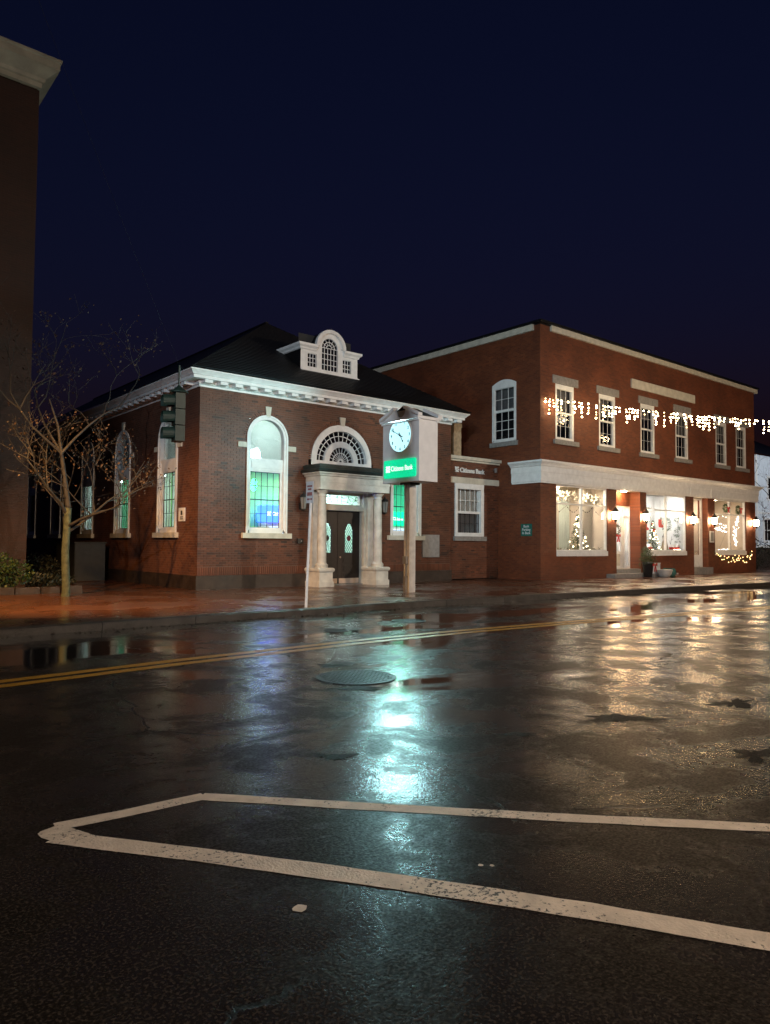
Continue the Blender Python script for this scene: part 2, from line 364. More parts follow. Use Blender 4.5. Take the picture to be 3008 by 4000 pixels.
# ================================================================== GROUND
def wet_asphalt():
    m, n, l, b = newmat('wet_asphalt')
    tc = n.new('ShaderNodeTexCoord')
    def noise(scale, detail=4, rough=.55, vec=None, dist=0.):
        z = n.new('ShaderNodeTexNoise'); z.inputs['Scale'].default_value = scale; z.inputs['Detail'].default_value = detail
        z.inputs['Roughness'].default_value = rough; z.inputs['Distortion'].default_value = dist
        l.new(vec or tc.outputs['Object'], z.inputs['Vector']); return z.outputs['Fac']
    def ramp(src, a, b_, ca=(0,0,0,1), cb=(1,1,1,1)):
        r = n.new('ShaderNodeValToRGB'); r.color_ramp.elements[0].position = a; r.color_ramp.elements[1].position = b_
        r.color_ramp.elements[0].color = ca; r.color_ramp.elements[1].color = cb; l.new(src, r.inputs['Fac']); return r.outputs['Color']
    def math_(op, a, b_):
        q = n.new('ShaderNodeMath'); q.operation = op
        for i, s in enumerate((a, b_)):
            if isinstance(s, (int, float)): q.inputs[i].default_value = s
            else: l.new(s, q.inputs[i])
        return q.outputs[0]
    mp = n.new('ShaderNodeMapping'); l.new(tc.outputs['Object'], mp.inputs['Vector']); mp.inputs['Scale'].default_value = (.55, 1.25, 1)
    big = noise(.42, 5, .55, mp.outputs[0], .6)
    sp = n.new('ShaderNodeSeparateXYZ'); l.new(tc.outputs['Object'], sp.inputs[0])
    # the gutter lane beyond the centre line lies lower and holds more water than the near lane
    lane = n.new('ShaderNodeMapRange'); lane.inputs['From Min'].default_value = 6.0; lane.inputs['From Max'].default_value = 10.5
    lane.inputs['To Min'].default_value = -.06; lane.inputs['To Max'].default_value = .09; l.new(sp.outputs['Y'], lane.inputs['Value'])
    film = math_('ADD', big, lane.outputs[0])
    puddle = ramp(film, .56, .64)
    matt = ramp(noise(.8, 6, .6, mp.outputs[0], .4), .56, .70)        # drained, coarse patches
    # thin cracks
    nv = n.new('ShaderNodeTexNoise'); nv.inputs['Scale'].default_value = 2.6; nv.inputs['Detail'].default_value = 6; nv.inputs['Roughness'].default_value = .65; l.new(tc.outputs['Object'], nv.inputs['Vector'])
    mxv = n.new('ShaderNodeMixRGB'); mxv.inputs[0].default_value = .22; l.new(tc.outputs['Object'], mxv.inputs[1]); l.new(nv.outputs['Color'], mxv.inputs[2])
    vo = n.new('ShaderNodeTexVoronoi'); vo.feature = 'DISTANCE_TO_EDGE'; vo.inputs['Scale'].default_value = .36; l.new(mxv.outputs[0], vo.inputs['Vector'])
    crack = ramp(vo.outputs['Distance'], .0008, .0030, (1,1,1,1), (0,0,0,1))
    gate = ramp(noise(.5, 3), .50, .56); crack = math_('MULTIPLY', crack, gate)
    stone = noise(70, 2, .5)                                            # single aggregate stones, about 1.5 cm
    pebble = ramp(stone, .50, .66)
    blot = ramp(noise(1.1, 7, .70, None, .3), .44, .57)        # hand-sized to metre-sized dry blots
    tracks = ramp(noise(19, 5, .72), .36, .62)
    # colour
    c = n.new('ShaderNodeMixRGB'); l.new(noise(2.2, 6), c.inputs[0]); c.inputs[1].default_value = (.008,.007,.006,1); c.inputs[2].default_value = (.024,.020,.017,1)
    c2 = n.new('ShaderNodeMixRGB'); l.new(pebble, c2.inputs[0]); l.new(c.outputs[0], c2.inputs[1]); c2.inputs[2].default_value = (.060,.050,.042,1)
    c3 = n.new('ShaderNodeMixRGB'); l.new(crack, c3.inputs[0]); l.new(c2.outputs[0], c3.inputs[1]); c3.inputs[2].default_value = (.004,.004,.004,1)
    l.new(c3.outputs[0], b.inputs['Base Color'])
    # roughness: puddles smooth, wet film middling, drained blots dull
    dull = math_('MULTIPLY', math_('MAXIMUM', matt, math_('SUBTRACT', 1.0, blot)), math_('SUBTRACT', 1.0, puddle))
    r1 = n.new('ShaderNodeMix'); r1.data_type = 'FLOAT'; l.new(puddle, r1.inputs[0]); r1.inputs[2].default_value = .19; r1.inputs[3].default_value = .05
    r2 = math_('ADD', r1.outputs[0], math_('MULTIPLY', dull, .14))
    r3 = math_('ADD', r2, math_('MULTIPLY', crack, .4))
    l.new(r3, b.inputs['Roughness']); b.inputs['IOR'].default_value = 1.45
    # how much of the surface is covered by the reflecting film: broken by stones and blots
    cov = math_('MULTIPLY', math_('SUBTRACT', 1.0, math_('MULTIPLY', dull, .85)), math_('ADD', .45, math_('MULTIPLY', tracks, .55)))
    cov = math_('MULTIPLY', cov, math_('ADD', .35, math_('MULTIPLY', ramp(noise(48, 3, .6), .40, .62), 1.0)))
    cv = n.new('ShaderNodeMix'); cv.data_type = 'FLOAT'; l.new(puddle, cv.inputs[0]); l.new(cov, cv.inputs[2]); cv.inputs[3].default_value = 1.0
    l.new(math_('MULTIPLY', cv.outputs[0], .8), b.inputs['Specular IOR Level'])
    # relief
    h = math_('ADD', math_('MULTIPLY', stone, 1.0), math_('MULTIPLY', noise(24, 3, .6), .9))
    h = math_('ADD', h, math_('MULTIPLY', noise(5, 4), .5))
    h = math_('SUBTRACT', h, math_('MULTIPLY', crack, 1.0))
    amp = n.new('ShaderNodeMix'); amp.data_type = 'FLOAT'; l.new(puddle, amp.inputs[0]); amp.inputs[2].default_value = 1.0; amp.inputs[3].default_value = .12
    bp = n.new('ShaderNodeBump'); bp.inputs['Distance'].default_value = .0014; l.new(h, bp.inputs['Height']); l.new(amp.outputs[0], bp.inputs['Strength'])
    l.new(bp.outputs['Normal'], b.inputs['Normal'])
    return m
def paver_mat():
    m, n, l, b = newmat('wet_brick_pavers')
    tc = n.new('ShaderNodeTexCoord')
    br = n.new('ShaderNodeTexBrick'); l.new(tc.outputs['Object'], br.inputs['Vector']); br.inputs['Scale'].default_value = 1
    br.inputs['Brick Width'].default_value = .205; br.inputs['Row Height'].default_value = .105; br.inputs['Mortar Size'].default_value = .005
    br.inputs['Color1'].default_value = (.14,.052,.026,1); br.inputs['Color2'].default_value = (.085,.034,.019,1); br.inputs['Mortar'].default_value = (.035,.025,.02,1)
    nz = n.new('ShaderNodeTexNoise'); nz.inputs['Scale'].default_value = .7; nz.inputs['Detail'].default_value = 5; l.new(tc.outputs['Object'], nz.inputs['Vector'])
    mx = n.new('ShaderNodeMixRGB'); mx.blend_type = 'MULTIPLY'; mx.inputs[0].default_value = .8
    rp = n.new('ShaderNodeValToRGB'); rp.color_ramp.elements[0].position = .3; rp.color_ramp.elements[0].color = (.55,.55,.55,1); rp.color_ramp.elements[1].position = .7
    l.new(nz.outputs['Fac'], rp.inputs['Fac']); l.new(br.outputs['Color'], mx.inputs[1]); l.new(rp.outputs['Color'], mx.inputs[2]); l.new(mx.outputs[0], b.inputs['Base Color'])
    r2 = n.new('ShaderNodeMapRange'); r2.inputs['From Min'].default_value = .38; r2.inputs['From Max'].default_value = .6; r2.inputs['To Min'].default_value = .42; r2.inputs['To Max'].default_value = .14
    l.new(nz.outputs['Fac'], r2.inputs['Value']); l.new(r2.outputs[0], b.inputs['Roughness'])
    n2 = n.new('ShaderNodeTexNoise'); n2.inputs['Scale'].default_value = 14; n2.inputs['Detail'].default_value = 4; l.new(tc.outputs['Object'], n2.inputs['Vector'])
    ad = n.new('ShaderNodeMath'); ad.operation = 'MULTIPLY_ADD'; ad.inputs[1].default_value = -.7; l.new(br.outputs['Fac'], ad.inputs[0]); l.new(n2.outputs['Fac'], ad.inputs[2])
    bp = n.new('ShaderNodeBump'); bp.inputs['Strength'].default_value = .35; bp.inputs['Distance'].default_value = .015
    l.new(ad.outputs[0], bp.inputs['Height']); l.new(bp.outputs['Normal'], b.inputs['Normal'])
    return m
M['asphalt'] = wet_asphalt(); M['paver'] = paver_mat()
def worn_paint(name, col, keep, rough):
    m = pmat(name, col, rough, .16, 9, .35, bscale=70); n, l = m.node_tree.nodes, m.node_tree.links; b = n['Principled BSDF']
    src = b.inputs['Base Color'].links[0].from_socket; tc = n.new('ShaderNodeTexCoord')
    a = n.new('ShaderNodeTexNoise'); a.inputs['Scale'].default_value = 38; a.inputs['Detail'].default_value = 5; a.inputs['Roughness'].default_value = .75; l.new(tc.outputs['Object'], a.inputs['Vector'])
    c = n.new('ShaderNodeTexNoise'); c.inputs['Scale'].default_value = 2.2; c.inputs['Detail'].default_value = 4; l.new(tc.outputs['Object'], c.inputs['Vector'])
    ad = n.new('ShaderNodeMath'); ad.operation = 'MULTIPLY_ADD'; ad.inputs[1].default_value = .55; l.new(c.outputs['Fac'], ad.inputs[0]); l.new(a.outputs['Fac'], ad.inputs[2])
    r = n.new('ShaderNodeValToRGB'); r.color_ramp.elements[0].position = keep; r.color_ramp.elements[1].position = keep+.04; l.new(ad.outputs[0], r.inputs['Fac'])
    x = n.new('ShaderNodeMixRGB'); l.new(r.outputs['Color'], x.inputs[0]); l.new(src, x.inputs[1]); x.inputs[2].default_value = (.035,.03,.026,1); l.new(x.outputs[0], b.inputs['Base Color']); return m
M['yellow'] = worn_paint('worn_yellow_paint', (.55,.26,.02), .90, .3)
M['lwhite'] = worn_paint('worn_white_paint', (.78,.69,.60), .885, .5)
M['iron'] = pmat('cast_iron', (.02,.019,.018), .38, .3, 12, .3)
M['earth'] = pmat('dark_ground', (.03,.028,.024), .8, .3, 1)

KERB = [(-40,12.3),(-12,12.9),(0,13.35),(5,13.55),(8.3,13.74),(12.4,13.86),(16,13.75),(22.3,13.5),(31.2,13.2),(60,12.2),(120,10)]
def along(path, x):
    for (a, ya), (b, yb) in zip(path, path[1:]):
        if a <= x <= b: return ya + (yb-ya)*(x-a)/(b-a)
tag(MB().quad((-600,-600,-.06),(900,-600,-.06),(900,900,-.06),(-600,900,-.06)).build('ground', M['earth'], keep=True), kind='structure')
mb = MB(); xs = [-40+4*i for i in range(41)]
for a, b in zip(xs, xs[1:]): mb.quad((a,-40,0),(b,-40,0),(b,along(KERB,b)+.05,0),(a,along(KERB,a)+.05,0))
road = tag(mb.build('road', M['asphalt'], keep=True), kind='structure')
mb = MB()
for a, b in zip(xs, xs[1:]): mb.quad((a,along(KERB,a)+.1,.15),(b,along(KERB,b)+.1,.15),(b,60,.15),(a,60,.15))
walk = tag(mb.build('pavement', M['paver'], keep=True), kind='structure')
mb = MB().box(-40,-20,.001,120,-9.2,.14); tag(mb.build('pavement', M['paver'], keep=True), kind='structure')
# kerb of single granite stones
kb = MB(); kerb = None
k0 = tag(bpy.data.objects.new('kerb', None), kind='structure'); COL.objects.link(k0)
x = -14.0
while x < 70:
    L = RND.uniform(1.5, 2.3); a, b = x+.006, x+L-.006; ya, yb = along(KERB,a)+RND.uniform(-.01,.01), along(KERB,b)+RND.uniform(-.01,.01)
    zt = .155+RND.uniform(-.008,.008)
    mb = MB().add([(a,ya,-.05),(b,yb,-.05),(b,yb+.16,-.05),(a,ya+.16,-.05),(a,ya,zt-.03),(b,yb,zt-.03),(b,yb+.03,zt),(a,ya+.03,zt),(a,ya+.16,zt),(b,yb+.16,zt)],
        [(0,1,5,4),(4,5,6,7),(7,6,9,8),(8,9,2,3),(0,4,7,8,3),(1,2,9,6,5)])
    mb.build('kerb_stone', M['kerbstone'], k0); x += L

def strip(path, w, z, jit=.006, step=.18):
    """painted line with slightly ragged edges along a plan polyline"""
    pts = []
    for (a, b) in zip(path, path[1:]):
        a, b = Vector(a), Vector(b); n = max(1, int((b-a).length/step))
        pts += [a+(b-a)*(i/n) for i in range(n)]
    pts.append(Vector(path[-1])); vs = []
    for i, p in enumerate(pts):
        d = (pts[min(i+1,len(pts)-1)]-pts[max(i-1,0)]).normalized(); nrm = Vector((-d.y, d.x))
        q1 = p+nrm*(w/2+RND.uniform(-jit,jit)); q2 = p-nrm*(w/2+RND.uniform(-jit,jit))
        vs += [(q1.x,q1.y,z),(q2.x,q2.y,z)]
    return MB().add(vs, [(2*i,2*i+1,2*i+3,2*i+2) for i in range(len(pts)-1)])
YL = [(-30,8.0),(-6,8.75),(2,9.12),(4.3,9.36),(7.7,9.55),(9.5,9.52),(12.3,9.34),(16,8.95),(20,8.5),(32,6.9),(60,3.2)]
for off, lab in ((-.15, 'nearer of the two yellow centre lines'), (.15, 'farther of the two yellow centre lines')):
    o = strip([(x, y+off) for x, y in YL], .18, .004, .008).build('yellow_line', M['yellow'], road); o['label'] = lab
def ground(x, y): d = ray(x, y); p = d*(-CAM_H/d.z); return (p.x, p.y)
strip([ground(215,3231), ground(500,3175), ground(800,3110)], .125, .002, .004, .13).build('white_line', M['lwhite'], road)
strip([ground(785,3112), ground(1500,3155), ground(2300,3200), ground(3008,3234), (7.2,-1.3)], .125, .0025, .004, .13).build('white_line', M['lwhite'], road)
strip([ground(215,3272), ground(800,3343), ground(1500,3438), ground(2300,3560), ground(3008,3682), (4.1,-.7)], .155, .003, .004, .13).build('white_line', M['lwhite'], road)
MB().add([(*ground(*q), .0035) for q in ((146,3260),(158,3250),(235,3222),(370,3265),(320,3300),(200,3287),(160,3275))], [tuple(range(7))]).build('white_line', M['lwhite'], road)
for x, y, r in ((1.82,2.76,.035),(2.76,2.56,.014),(2.80,2.52,.014)):
    a = [(x+r*RND.uniform(.75,1.2)*math.cos(t), y+r*RND.uniform(.75,1.2)*math.sin(t), .002) for t in [k*math.pi/5 for k in range(10)]]
    MB().add(a, [tuple(range(10))]).build('paint_splash', M['lwhite'], road)

M['patch'] = pmat('coarse_dark_patch', (.010,.009,.008), .55, .5, 20, 1.0, .25, bscale=45)
pr = random.Random(2)
for px_, py_, rx, ry in ((2420,2808,165,16),(2870,2748,95,20),(2950,2950,80,34),(1310,2955,100,14),(1400,2690,110,9),(1290,2600,60,7),(2010,2870,90,8)):
    pts = []; N_ = 64; jit = [pr.uniform(-.4,.3) for _ in range(N_)]
    for k in range(N_):
        a = k*2*math.pi/N_; q = .8+jit[k]*.7+jit[(k*7)%N_]*.3+.25*math.sin(3*a+px_)+.15*math.sin(7*a); g = ground(px_+rx*q*math.cos(a), py_+ry*q*math.sin(a)); pts.append((g[0], g[1], .003))
    MB().add(pts+[(sum(p[0] for p in pts)/N_, sum(p[1] for p in pts)/N_, .003)], [(k,(k+1)%N_,N_) for k in range(N_)]).build('asphalt_patch', M['patch'], road)
def manhole(x, y, r, label):
    t = thing('manhole_cover', (x,y,0), label, 'manhole cover', 'manhole covers in the road')
    MB().lathe((x,y,.002), [(r,0),(r,.008),(r*.93,.010),(r*.93,.004)], 36).build('rim', M['iron'], t)
    MB().lathe((x,y,.001), [(r*.92,0),(r*.92,.004)], 36).build('lid', M['iron'], t)
    g = MB(); s = r/7.5
    for i in range(-6, 7):
        for j in range(-6, 7):
            if math.hypot(i, j)*s < r*.86: g.box(x+i*s-s*.3, y+j*s-s*.3, .005, x+i*s+s*.3, y+j*s+s*.3, .011)
    tag(g.build('tread_studs', M['iron'], t), kind='stuff')
manhole(5.40, 7.03, .48, 'large round manhole cover nearest the camera, below the clock reflection')
manhole(10.21, 11.51, .36, 'round manhole cover in the far lane, in front of the clock post')
manhole(7.97, 11.02, .24, 'smallest round cover beyond the yellow lines, in front of the bank door')

# fallen leaves and grit caught along the kerb
mb = MB(); lr = random.Random(5)
for i in range(420):
    x = lr.choice([lr.uniform(4,14), lr.uniform(-2,34)]); y = along(KERB,x) - abs(lr.gauss(0,.16)) - .02; z = .004
    if lr.random() < .25: y = along(KERB,x)+.15+abs(lr.gauss(0,.5)); z = .158
    s = lr.uniform(.015,.05); a = lr.uniform(0,6.3); dx, dy = s*math.cos(a), s*math.sin(a)
    mb.add([(x-dx,y-dy,z),(x+dy*.6,y-dx*.6,z+lr.uniform(0,.02)),(x+dx,y+dy,z+lr.uniform(0,.02)),(x-dy*.6,y+dx*.6,z+.003)], [(0,1,2,3)])
tag(mb.build('fallen_leaves', M['deadleaf'], keep=True), 'wet brown fallen leaves and grit caught along the kerb', 'leaves', kind='stuff')

# ================================================================== BANK
B, XL, XR, XC = 21.0, 9.93, 20.84, 15.385
FRB = lambda u, d, z: (u, B+d, z)
SDB = lambda u, d, z: (XL+d, u, z)
bank = thing('bank_building', (XC, B, .15), 'one-storey red brick bank with arched windows, white cornice and columned doorway', 'building')
def arc(cu, cz, r, a0=180, a1=0, n=20): return [(cu+r*math.cos(rad(a0+(a1-a0)*i/n)), cz+r*math.sin(rad(a0+(a1-a0)*i/n))) for i in range(n+1)]

def brick_field(name, parent, fn, u0, u1, z0, z1, gaps, npart, near, seed):
    """real bricks in running bond with recessed mortar; the npart largest in view are parts, the rest one part"""
    rr = random.Random(seed); bw, bh, mj, mv = .209, .064, .011, .005
    back = MB(); rest = MB(); full = []
    z = z0; row = 0
    while z < z1-.02:
        h = min(bh, z1-z-.002); zm = z+h/2
        cuts = sorted(gaps(zm)); segs = []; a = u0
        for c0, c1 in cuts:
            if c0 > a: segs.append((a, min(c0,u1)))
            a = max(a, c1)
        if a < u1: segs.append((a, u1))
        dark = rr.gauss(0, .06)
        for s0, s1 in segs:
            if s1-s0 < .01: continue
            back.quad(fn(s0,0,z-mj), fn(s1,0,z-mj), fn(s1,0,z+h), fn(s0,0,z+h))
            k = math.floor((s0-u0)/(bw+mv) - 1); off = (row % 2)*(bw+mv)/2
            while True:
                p = u0 + k*(bw+mv) + off; k += 1
                if p >= s1: break
                q0, q1 = max(p, s0), min(p+bw, s1)
                if q1-q0 < .02: continue
                t = min(1, max(0, rr.gauss(.55,.2)+dark)) if rr.random() > .04 else rr.uniform(.05,.3)
                pr = -.010 + rr.uniform(-.003,.003)
                if q1-q0 > bw-.001 and abs(h-bh) < .001: full.append((q0, z, pr, t))
                else: rest.box(*fn(q0,.01,z), *fn(q1,pr,z+h), tint=t)
        z += bh+mj; row += 1
    wall = back.build(name, M['mortar'], parent)
    full.sort(key=lambda q: (q[0]-near[0])**2 + (q[1]-near[1])**2)
    shared = [MB().box(*fn(0,.01,0), *fn(bw,-.010,bh), tint=(i+.5)/8).mesh('brick', M['brick']) for i in range(8)]
    for q in full[:npart]:
        o = link('brick', shared[min(7, int(q[3]*8))], wall); c = Vector(fn(q[0],0,q[1])) - Vector(fn(0,0,0)); o.location = c
    for q in full[npart:]: rest.box(*fn(q[0],.01,q[1]), *fn(q[0]+bw,q[2],q[1]+bh), tint=q[3])
    tag(rest.build('brickwork', M['brick'], wall), kind='stuff')
    return wall
WC = (12.345, 18.425); WH, SPR, SILL = .76, 5.04, 1.93          # front window centres, half width, spring line, sill
DR, DSPR = 1.32, 4.5
def gaps_front(z):
    g = []
    for c in WC:
        if SILL-.0 < z < SPR: g.append((c-WH+.03, c+WH-.03))
        elif SPR <= z < SPR+WH: w = math.sqrt(max(0,(WH+.12)**2-(z-SPR)**2)); g.append((c-w, c+w))
        elif SPR+WH <= z < SPR+WH+.12: w = math.sqrt(max(0,(WH+.12)**2-(z-SPR)**2)); g.append((c-w, c+w))
    if z < 4.0: g.append((XC-1.0, XC+1.0))
    elif DSPR <= z < DSPR+DR+.12: w = math.sqrt(max(0,(DR+.12)**2-(z-DSPR)**2)); g.append((XC-w, XC+w))
    elif z < DSPR: g.append((XC-DR-.1, XC+DR+.1))
    return g
fwall = brick_field('front_wall', bank, FRB, XL, XR, .86, 6.46, gaps_front, 300, (10.4, 2.2), 3)
# soldier course and dark plinth
rr = random.Random(9); sold = []
sm = [MB().box(*FRB(0,.01,.585), *FRB(.064,-.024,.845), tint=t).mesh('soldier_brick', M['brick']) for t in (.3,.5,.7,.45)]
mbp = MB()
u = XL
while u < XR-.06:
    if not (XC-1.5 < u < XC+1.45):
        o = link('soldier_brick', sm[rr.randrange(4)], fwall); o.location = (u, 0, 0)
    u += .075
mbp.quad(FRB(XL,-.004,.58), FRB(XC-1.0,-.004,.58), FRB(XC-1.0,-.004,.86), FRB(XL,-.004,.86)).quad(FRB(XC+1.0,-.004,.58), FRB(XR,-.004,.58), FRB(XR,-.004,.86), FRB(XC+1.0,-.004,.86))
mbp.build('course_backing', M['mortar'], bank)
MB().box(XL-.04, B-.04, .1, XC-1.1, B+.3, .58).box(XC+1.1, B-.04, .1, XR+.04, B+.3, .58).box(XL-.04, B+.31, .1, XL+.3, 42, .58).build('plinth', M['darkstone'], bank)
# side wall (facing the yard), courses too fine to pick apart from here
WY = (23.3, 27.42, 31.44, 35.92, 40.1)
def wall_cells(mb, fn, us, zs, hole, d=0.0):
    for a, b in zip(us, us[1:]):
        for c, e in zip(zs, zs[1:]):
            um, zm = (a+b)/2, (c+e)/2
            if not hole(um, zm): mb.quad(fn(a,d,c), fn(b,d,c), fn(b,d,e), fn(a,d,e))
    return mb
us = sorted({B, 42.0} | {w+s for w in WY for s in (-.73,.73)}); zs = [.58, SILL, SPR, 6.46]
mb = wall_cells(MB(), SDB, us, zs, lambda u, z: any(abs(u-w) < .73 for w in WY) and z > SILL)
for w in WY:                                                             # spandrels round the arch heads
    pts = [(w+.73, 6.46), (w+.73, SPR)] + arc(w, SPR, .73, 0, 180, 16)[1:-1] + [(w-.73, SPR), (w-.73, 6.46)]
    h = len(pts)//2
    top = [(p[0], 6.46) for p in pts]
    ar = arc(w, SPR, .73, 0, 180, 16)
    for p, q in zip(ar, ar[1:]): mb.quad(SDB(p[0],0,p[1]), SDB(q[0],0,q[1]), SDB(q[0],0,6.46), SDB(p[0],0,6.46))
mb.build('side_wall', M['brick_by'], bank)
MB().quad((XR,B,.1),(XR,24,.1),(XR,24,6.46),(XR,B,6.46)).build('return_wall', M['brick_by'], bank)
MB().quad((XL,42,.1),(XR,42,.1),(XR,42,6.46),(XL,42,6.46)).build('rear_wall', M['brick_by'], bank)

def arched_window(fn, c, style, blind=None):
    oa = [(c-WH, SILL)] + arc(c, SPR, WH) + [(c+WH, SILL)]
    ia = [(c-WH+.13, SILL+.12)] + arc(c, SPR, WH-.13) + [(c+WH-.13, SILL+.12)]
    fr = MB().band(oa, ia, fn, -.03, .16)
    ob = arc(c, SPR, WH+.015); fr.band(ob, arc(c, SPR, WH-.05), fn, -.055, -.028)
    for s in (-1, 1): fr.box(*fn(c+s*(WH-.05), -.055, SILL), *fn(c+s*(WH+.015), -.028, SPR))
    fr.box(*fn(c-WH+.13,-.0,SILL+.0), *fn(c+WH-.13,.14,SILL+.14))
    w = fr.build('window_frame', M['white'], bank)
    MB().box(*fn(c-WH+.13,.03,3.98), *fn(c+WH-.13,.14,4.38)).box(*fn(c-WH+.2,.012,4.06), *fn(c+WH-.2,.031,4.30)).build('transom_panel', M['white'], w)
    MB().box(*fn(c-.92,-.13,SILL-.17), *fn(c+.92,.1,SILL-.002)).build('sill', M['cream'], w)
    MB().prism([(c-.075,SPR+WH-.03),(c+.075,SPR+WH-.03),(c+.11,SPR+WH+.30),(c-.11,SPR+WH+.30)], fn, -.06, .02).build('keystone', M['cream'], w)
    for s in (-1, 1): MB().box(*fn(c+s*(WH+.02),-.05,4.69), *fn(c+s*(WH+.33),.02,4.86)).build('impost_block', M['cream'], w)
    # brick arch ring
    ab = MB(); n = 34
    for i in range(n):
        a0, a1 = 180*i/n+.5, 180*(i+1)/n-.5
        if abs((a0+a1)/2-90) < 6: continue
        ab.t = ab.t
        p = [(c+r*math.cos(rad(a)), SPR+r*math.sin(rad(a))) for a, r in ((a0,WH+.005),(a1,WH+.005),(a1,WH+.125),(a0,WH+.125))]
        k = len(ab.f); ab.prism(p, fn, -.016, .03); ab.t += [RND.uniform(.3,.8)]*(len(ab.f)-k)
    tag(ab.build('brick_arch', M['brick'], w), kind='stuff')
    # panes: five by four below, one arched light above
    u0, u1, z0, z1 = c-.6, c+.53, 2.12, 3.93
    cols, rows = 5, 4; du, dz = (u1-u0)/cols, (z1-z0)/rows
    mu = MB()
    for i in range(cols+1): mu.box(*fn(u0+i*du-.006,.09,z0), *fn(u0+i*du+.006,.11,z1))
    for j in range(rows+1):
        t = .016 if j == 2 else .006
        mu.box(*fn(u0-.009,.082,z0+j*dz-t), *fn(u1+.009,.118,z0+j*dz+t))
    mu.build('glazing_bars', M['lead'], w)
    sash = MB(); sash.box(*fn(u1+.01,.05,z0-.04), *fn(c+WH-.13,.13,z1+.06)).box(*fn(c-WH+.13,.05,z0-.06), *fn(u1+.01,.13,z0-.01)).box(*fn(c-WH+.13,.05,z1+.01), *fn(u1+.01,.13,z1+.06)).box(*fn(c-WH+.13,.05,z0-.01), *fn(u0-.01,.13,z1+.01))
    sash.build('sash', M['white'], w)
    for i in range(cols):
        for j in range(rows):
            MB().quad(fn(u0+i*du+.009,.1,z0+j*dz+.009), fn(u0+(i+1)*du-.009,.1,z0+j*dz+.009), fn(u0+(i+1)*du-.009,.1,z0+(j+1)*dz-.009), fn(u0+i*du+.009,.1,z0+(j+1)*dz-.009)).build('pane', M['glass'], w)
    hp = [(c-WH+.13, 4.38)] + arc(c, SPR, WH-.13) + [(c+WH-.13, 4.38)]
    MB().prism(hp, fn, .10, .106).build('arched_pane', M['mirror'], w)
    MB().add([fn(p[0], .16, p[1]) for p in hp], [tuple(range(len(hp)))]).build('head_blind', M['blind'], w)
    if blind:
        bl = MB(); a, b, m = blind
        k = a
        while k < b: e = min(k+.092,b); bl.quad(fn(k,.30,2.0), fn(e,.285,2.0), fn(e,.285,4.1), fn(k,.30,4.1)); k += .1
        bl.build('vertical_blind', m, w)
    return w
for c in WC: arched_window(FRB, c, 'front')
arched_window(SDB, WY[0], 'side', (22.98, 24.2, M['blind']))
arched_window(SDB, WY[1], 'side', (26.6, 28.3, M['gblind']))
arched_window(SDB, WY[2], 'side', (30.6, 32.3, M['blind']))
arched_window(SDB, WY[3], 'side', (35.1, 36.8, M['gcurtain']))
arched_window(SDB, WY[4], 'side', (39.3, 41.0, M['gcurtain']))

# great fanlight over the door
oa = arc(XC, DSPR, DR); oa = [(XC-DR, 4.15)] + oa + [(XC+DR, 4.15)]
ia = arc(XC, DSPR, DR-.22); ia = [(XC-DR+.22, 4.15)] + ia + [(XC+DR-.22, 4.15)]
fan = MB().band(oa, ia, FRB, -.04, .14).build('fanlight', M['white'], bank)
MB().band([(XC-.74,4.15)]+arc(XC,DSPR,.74)+[(XC+.74,4.15)], [(XC-.53,4.15)]+arc(XC,DSPR,.53)+[(XC+.53,4.15)], FRB, .0, .13).build('inner_arch', M['white'], fan)
MB().box(*FRB(XC-DR,-.03,4.15), *FRB(XC+DR,.14,4.5)).build('fanlight_base', M['white'], fan)
bars = MB()
for i in range(1, 15):
    a = rad(180*i/15); c_, s_ = math.cos(a), math.sin(a)
    bars.tube([FRB(XC+.74*c_,.07,DSPR+.74*s_), FRB(XC+1.1*c_,.07,DSPR+1.1*s_)], .014, 4)
for i in range(1, 11):
    a = rad(180*i/11); bars.tube([FRB(XC+.1*math.cos(a),.07,DSPR+.1*math.sin(a)), FRB(XC+.53*math.cos(a),.07,DSPR+.53*math.sin(a))], .012, 4)
for r in (.93, .33): bars.band(arc(XC,DSPR,r+.012), arc(XC,DSPR,r-.012), FRB, .055, .085)
bars.band(arc(XC,DSPR,.12), arc(XC,DSPR,.07), FRB, .05, .09)
bars.build('glazing_bars', M['white'], fan)
MB().prism(arc(XC,DSPR,1.1), FRB, .095, .1).build('pane', M['darkglass'], fan)
MB().prism([(XC-.085,DSPR+DR-.03),(XC+.085,DSPR+DR-.03),(XC+.12,DSPR+DR+.27),(XC-.12,DSPR+DR+.27)], FRB, -.06, .02).build('keystone', M['cream'], fan)
ab = MB()
for i in range(52):
    a0, a1 = 180*i/52+.35, 180*(i+1)/52-.35
    if abs((a0+a1)/2-90) < 4: continue
    p = [(XC+r*math.cos(rad(a)), DSPR+r*math.sin(rad(a))) for a, r in ((a0,DR+.005),(a1,DR+.005),(a1,DR+.125),(a0,DR+.125))]
    k = len(ab.f); ab.prism(p, FRB, -.016, .03); ab.t += [RND.uniform(.3,.8)]*(len(ab.f)-k)
tag(ab.build('brick_arch', M['brick'], fan), kind='stuff')

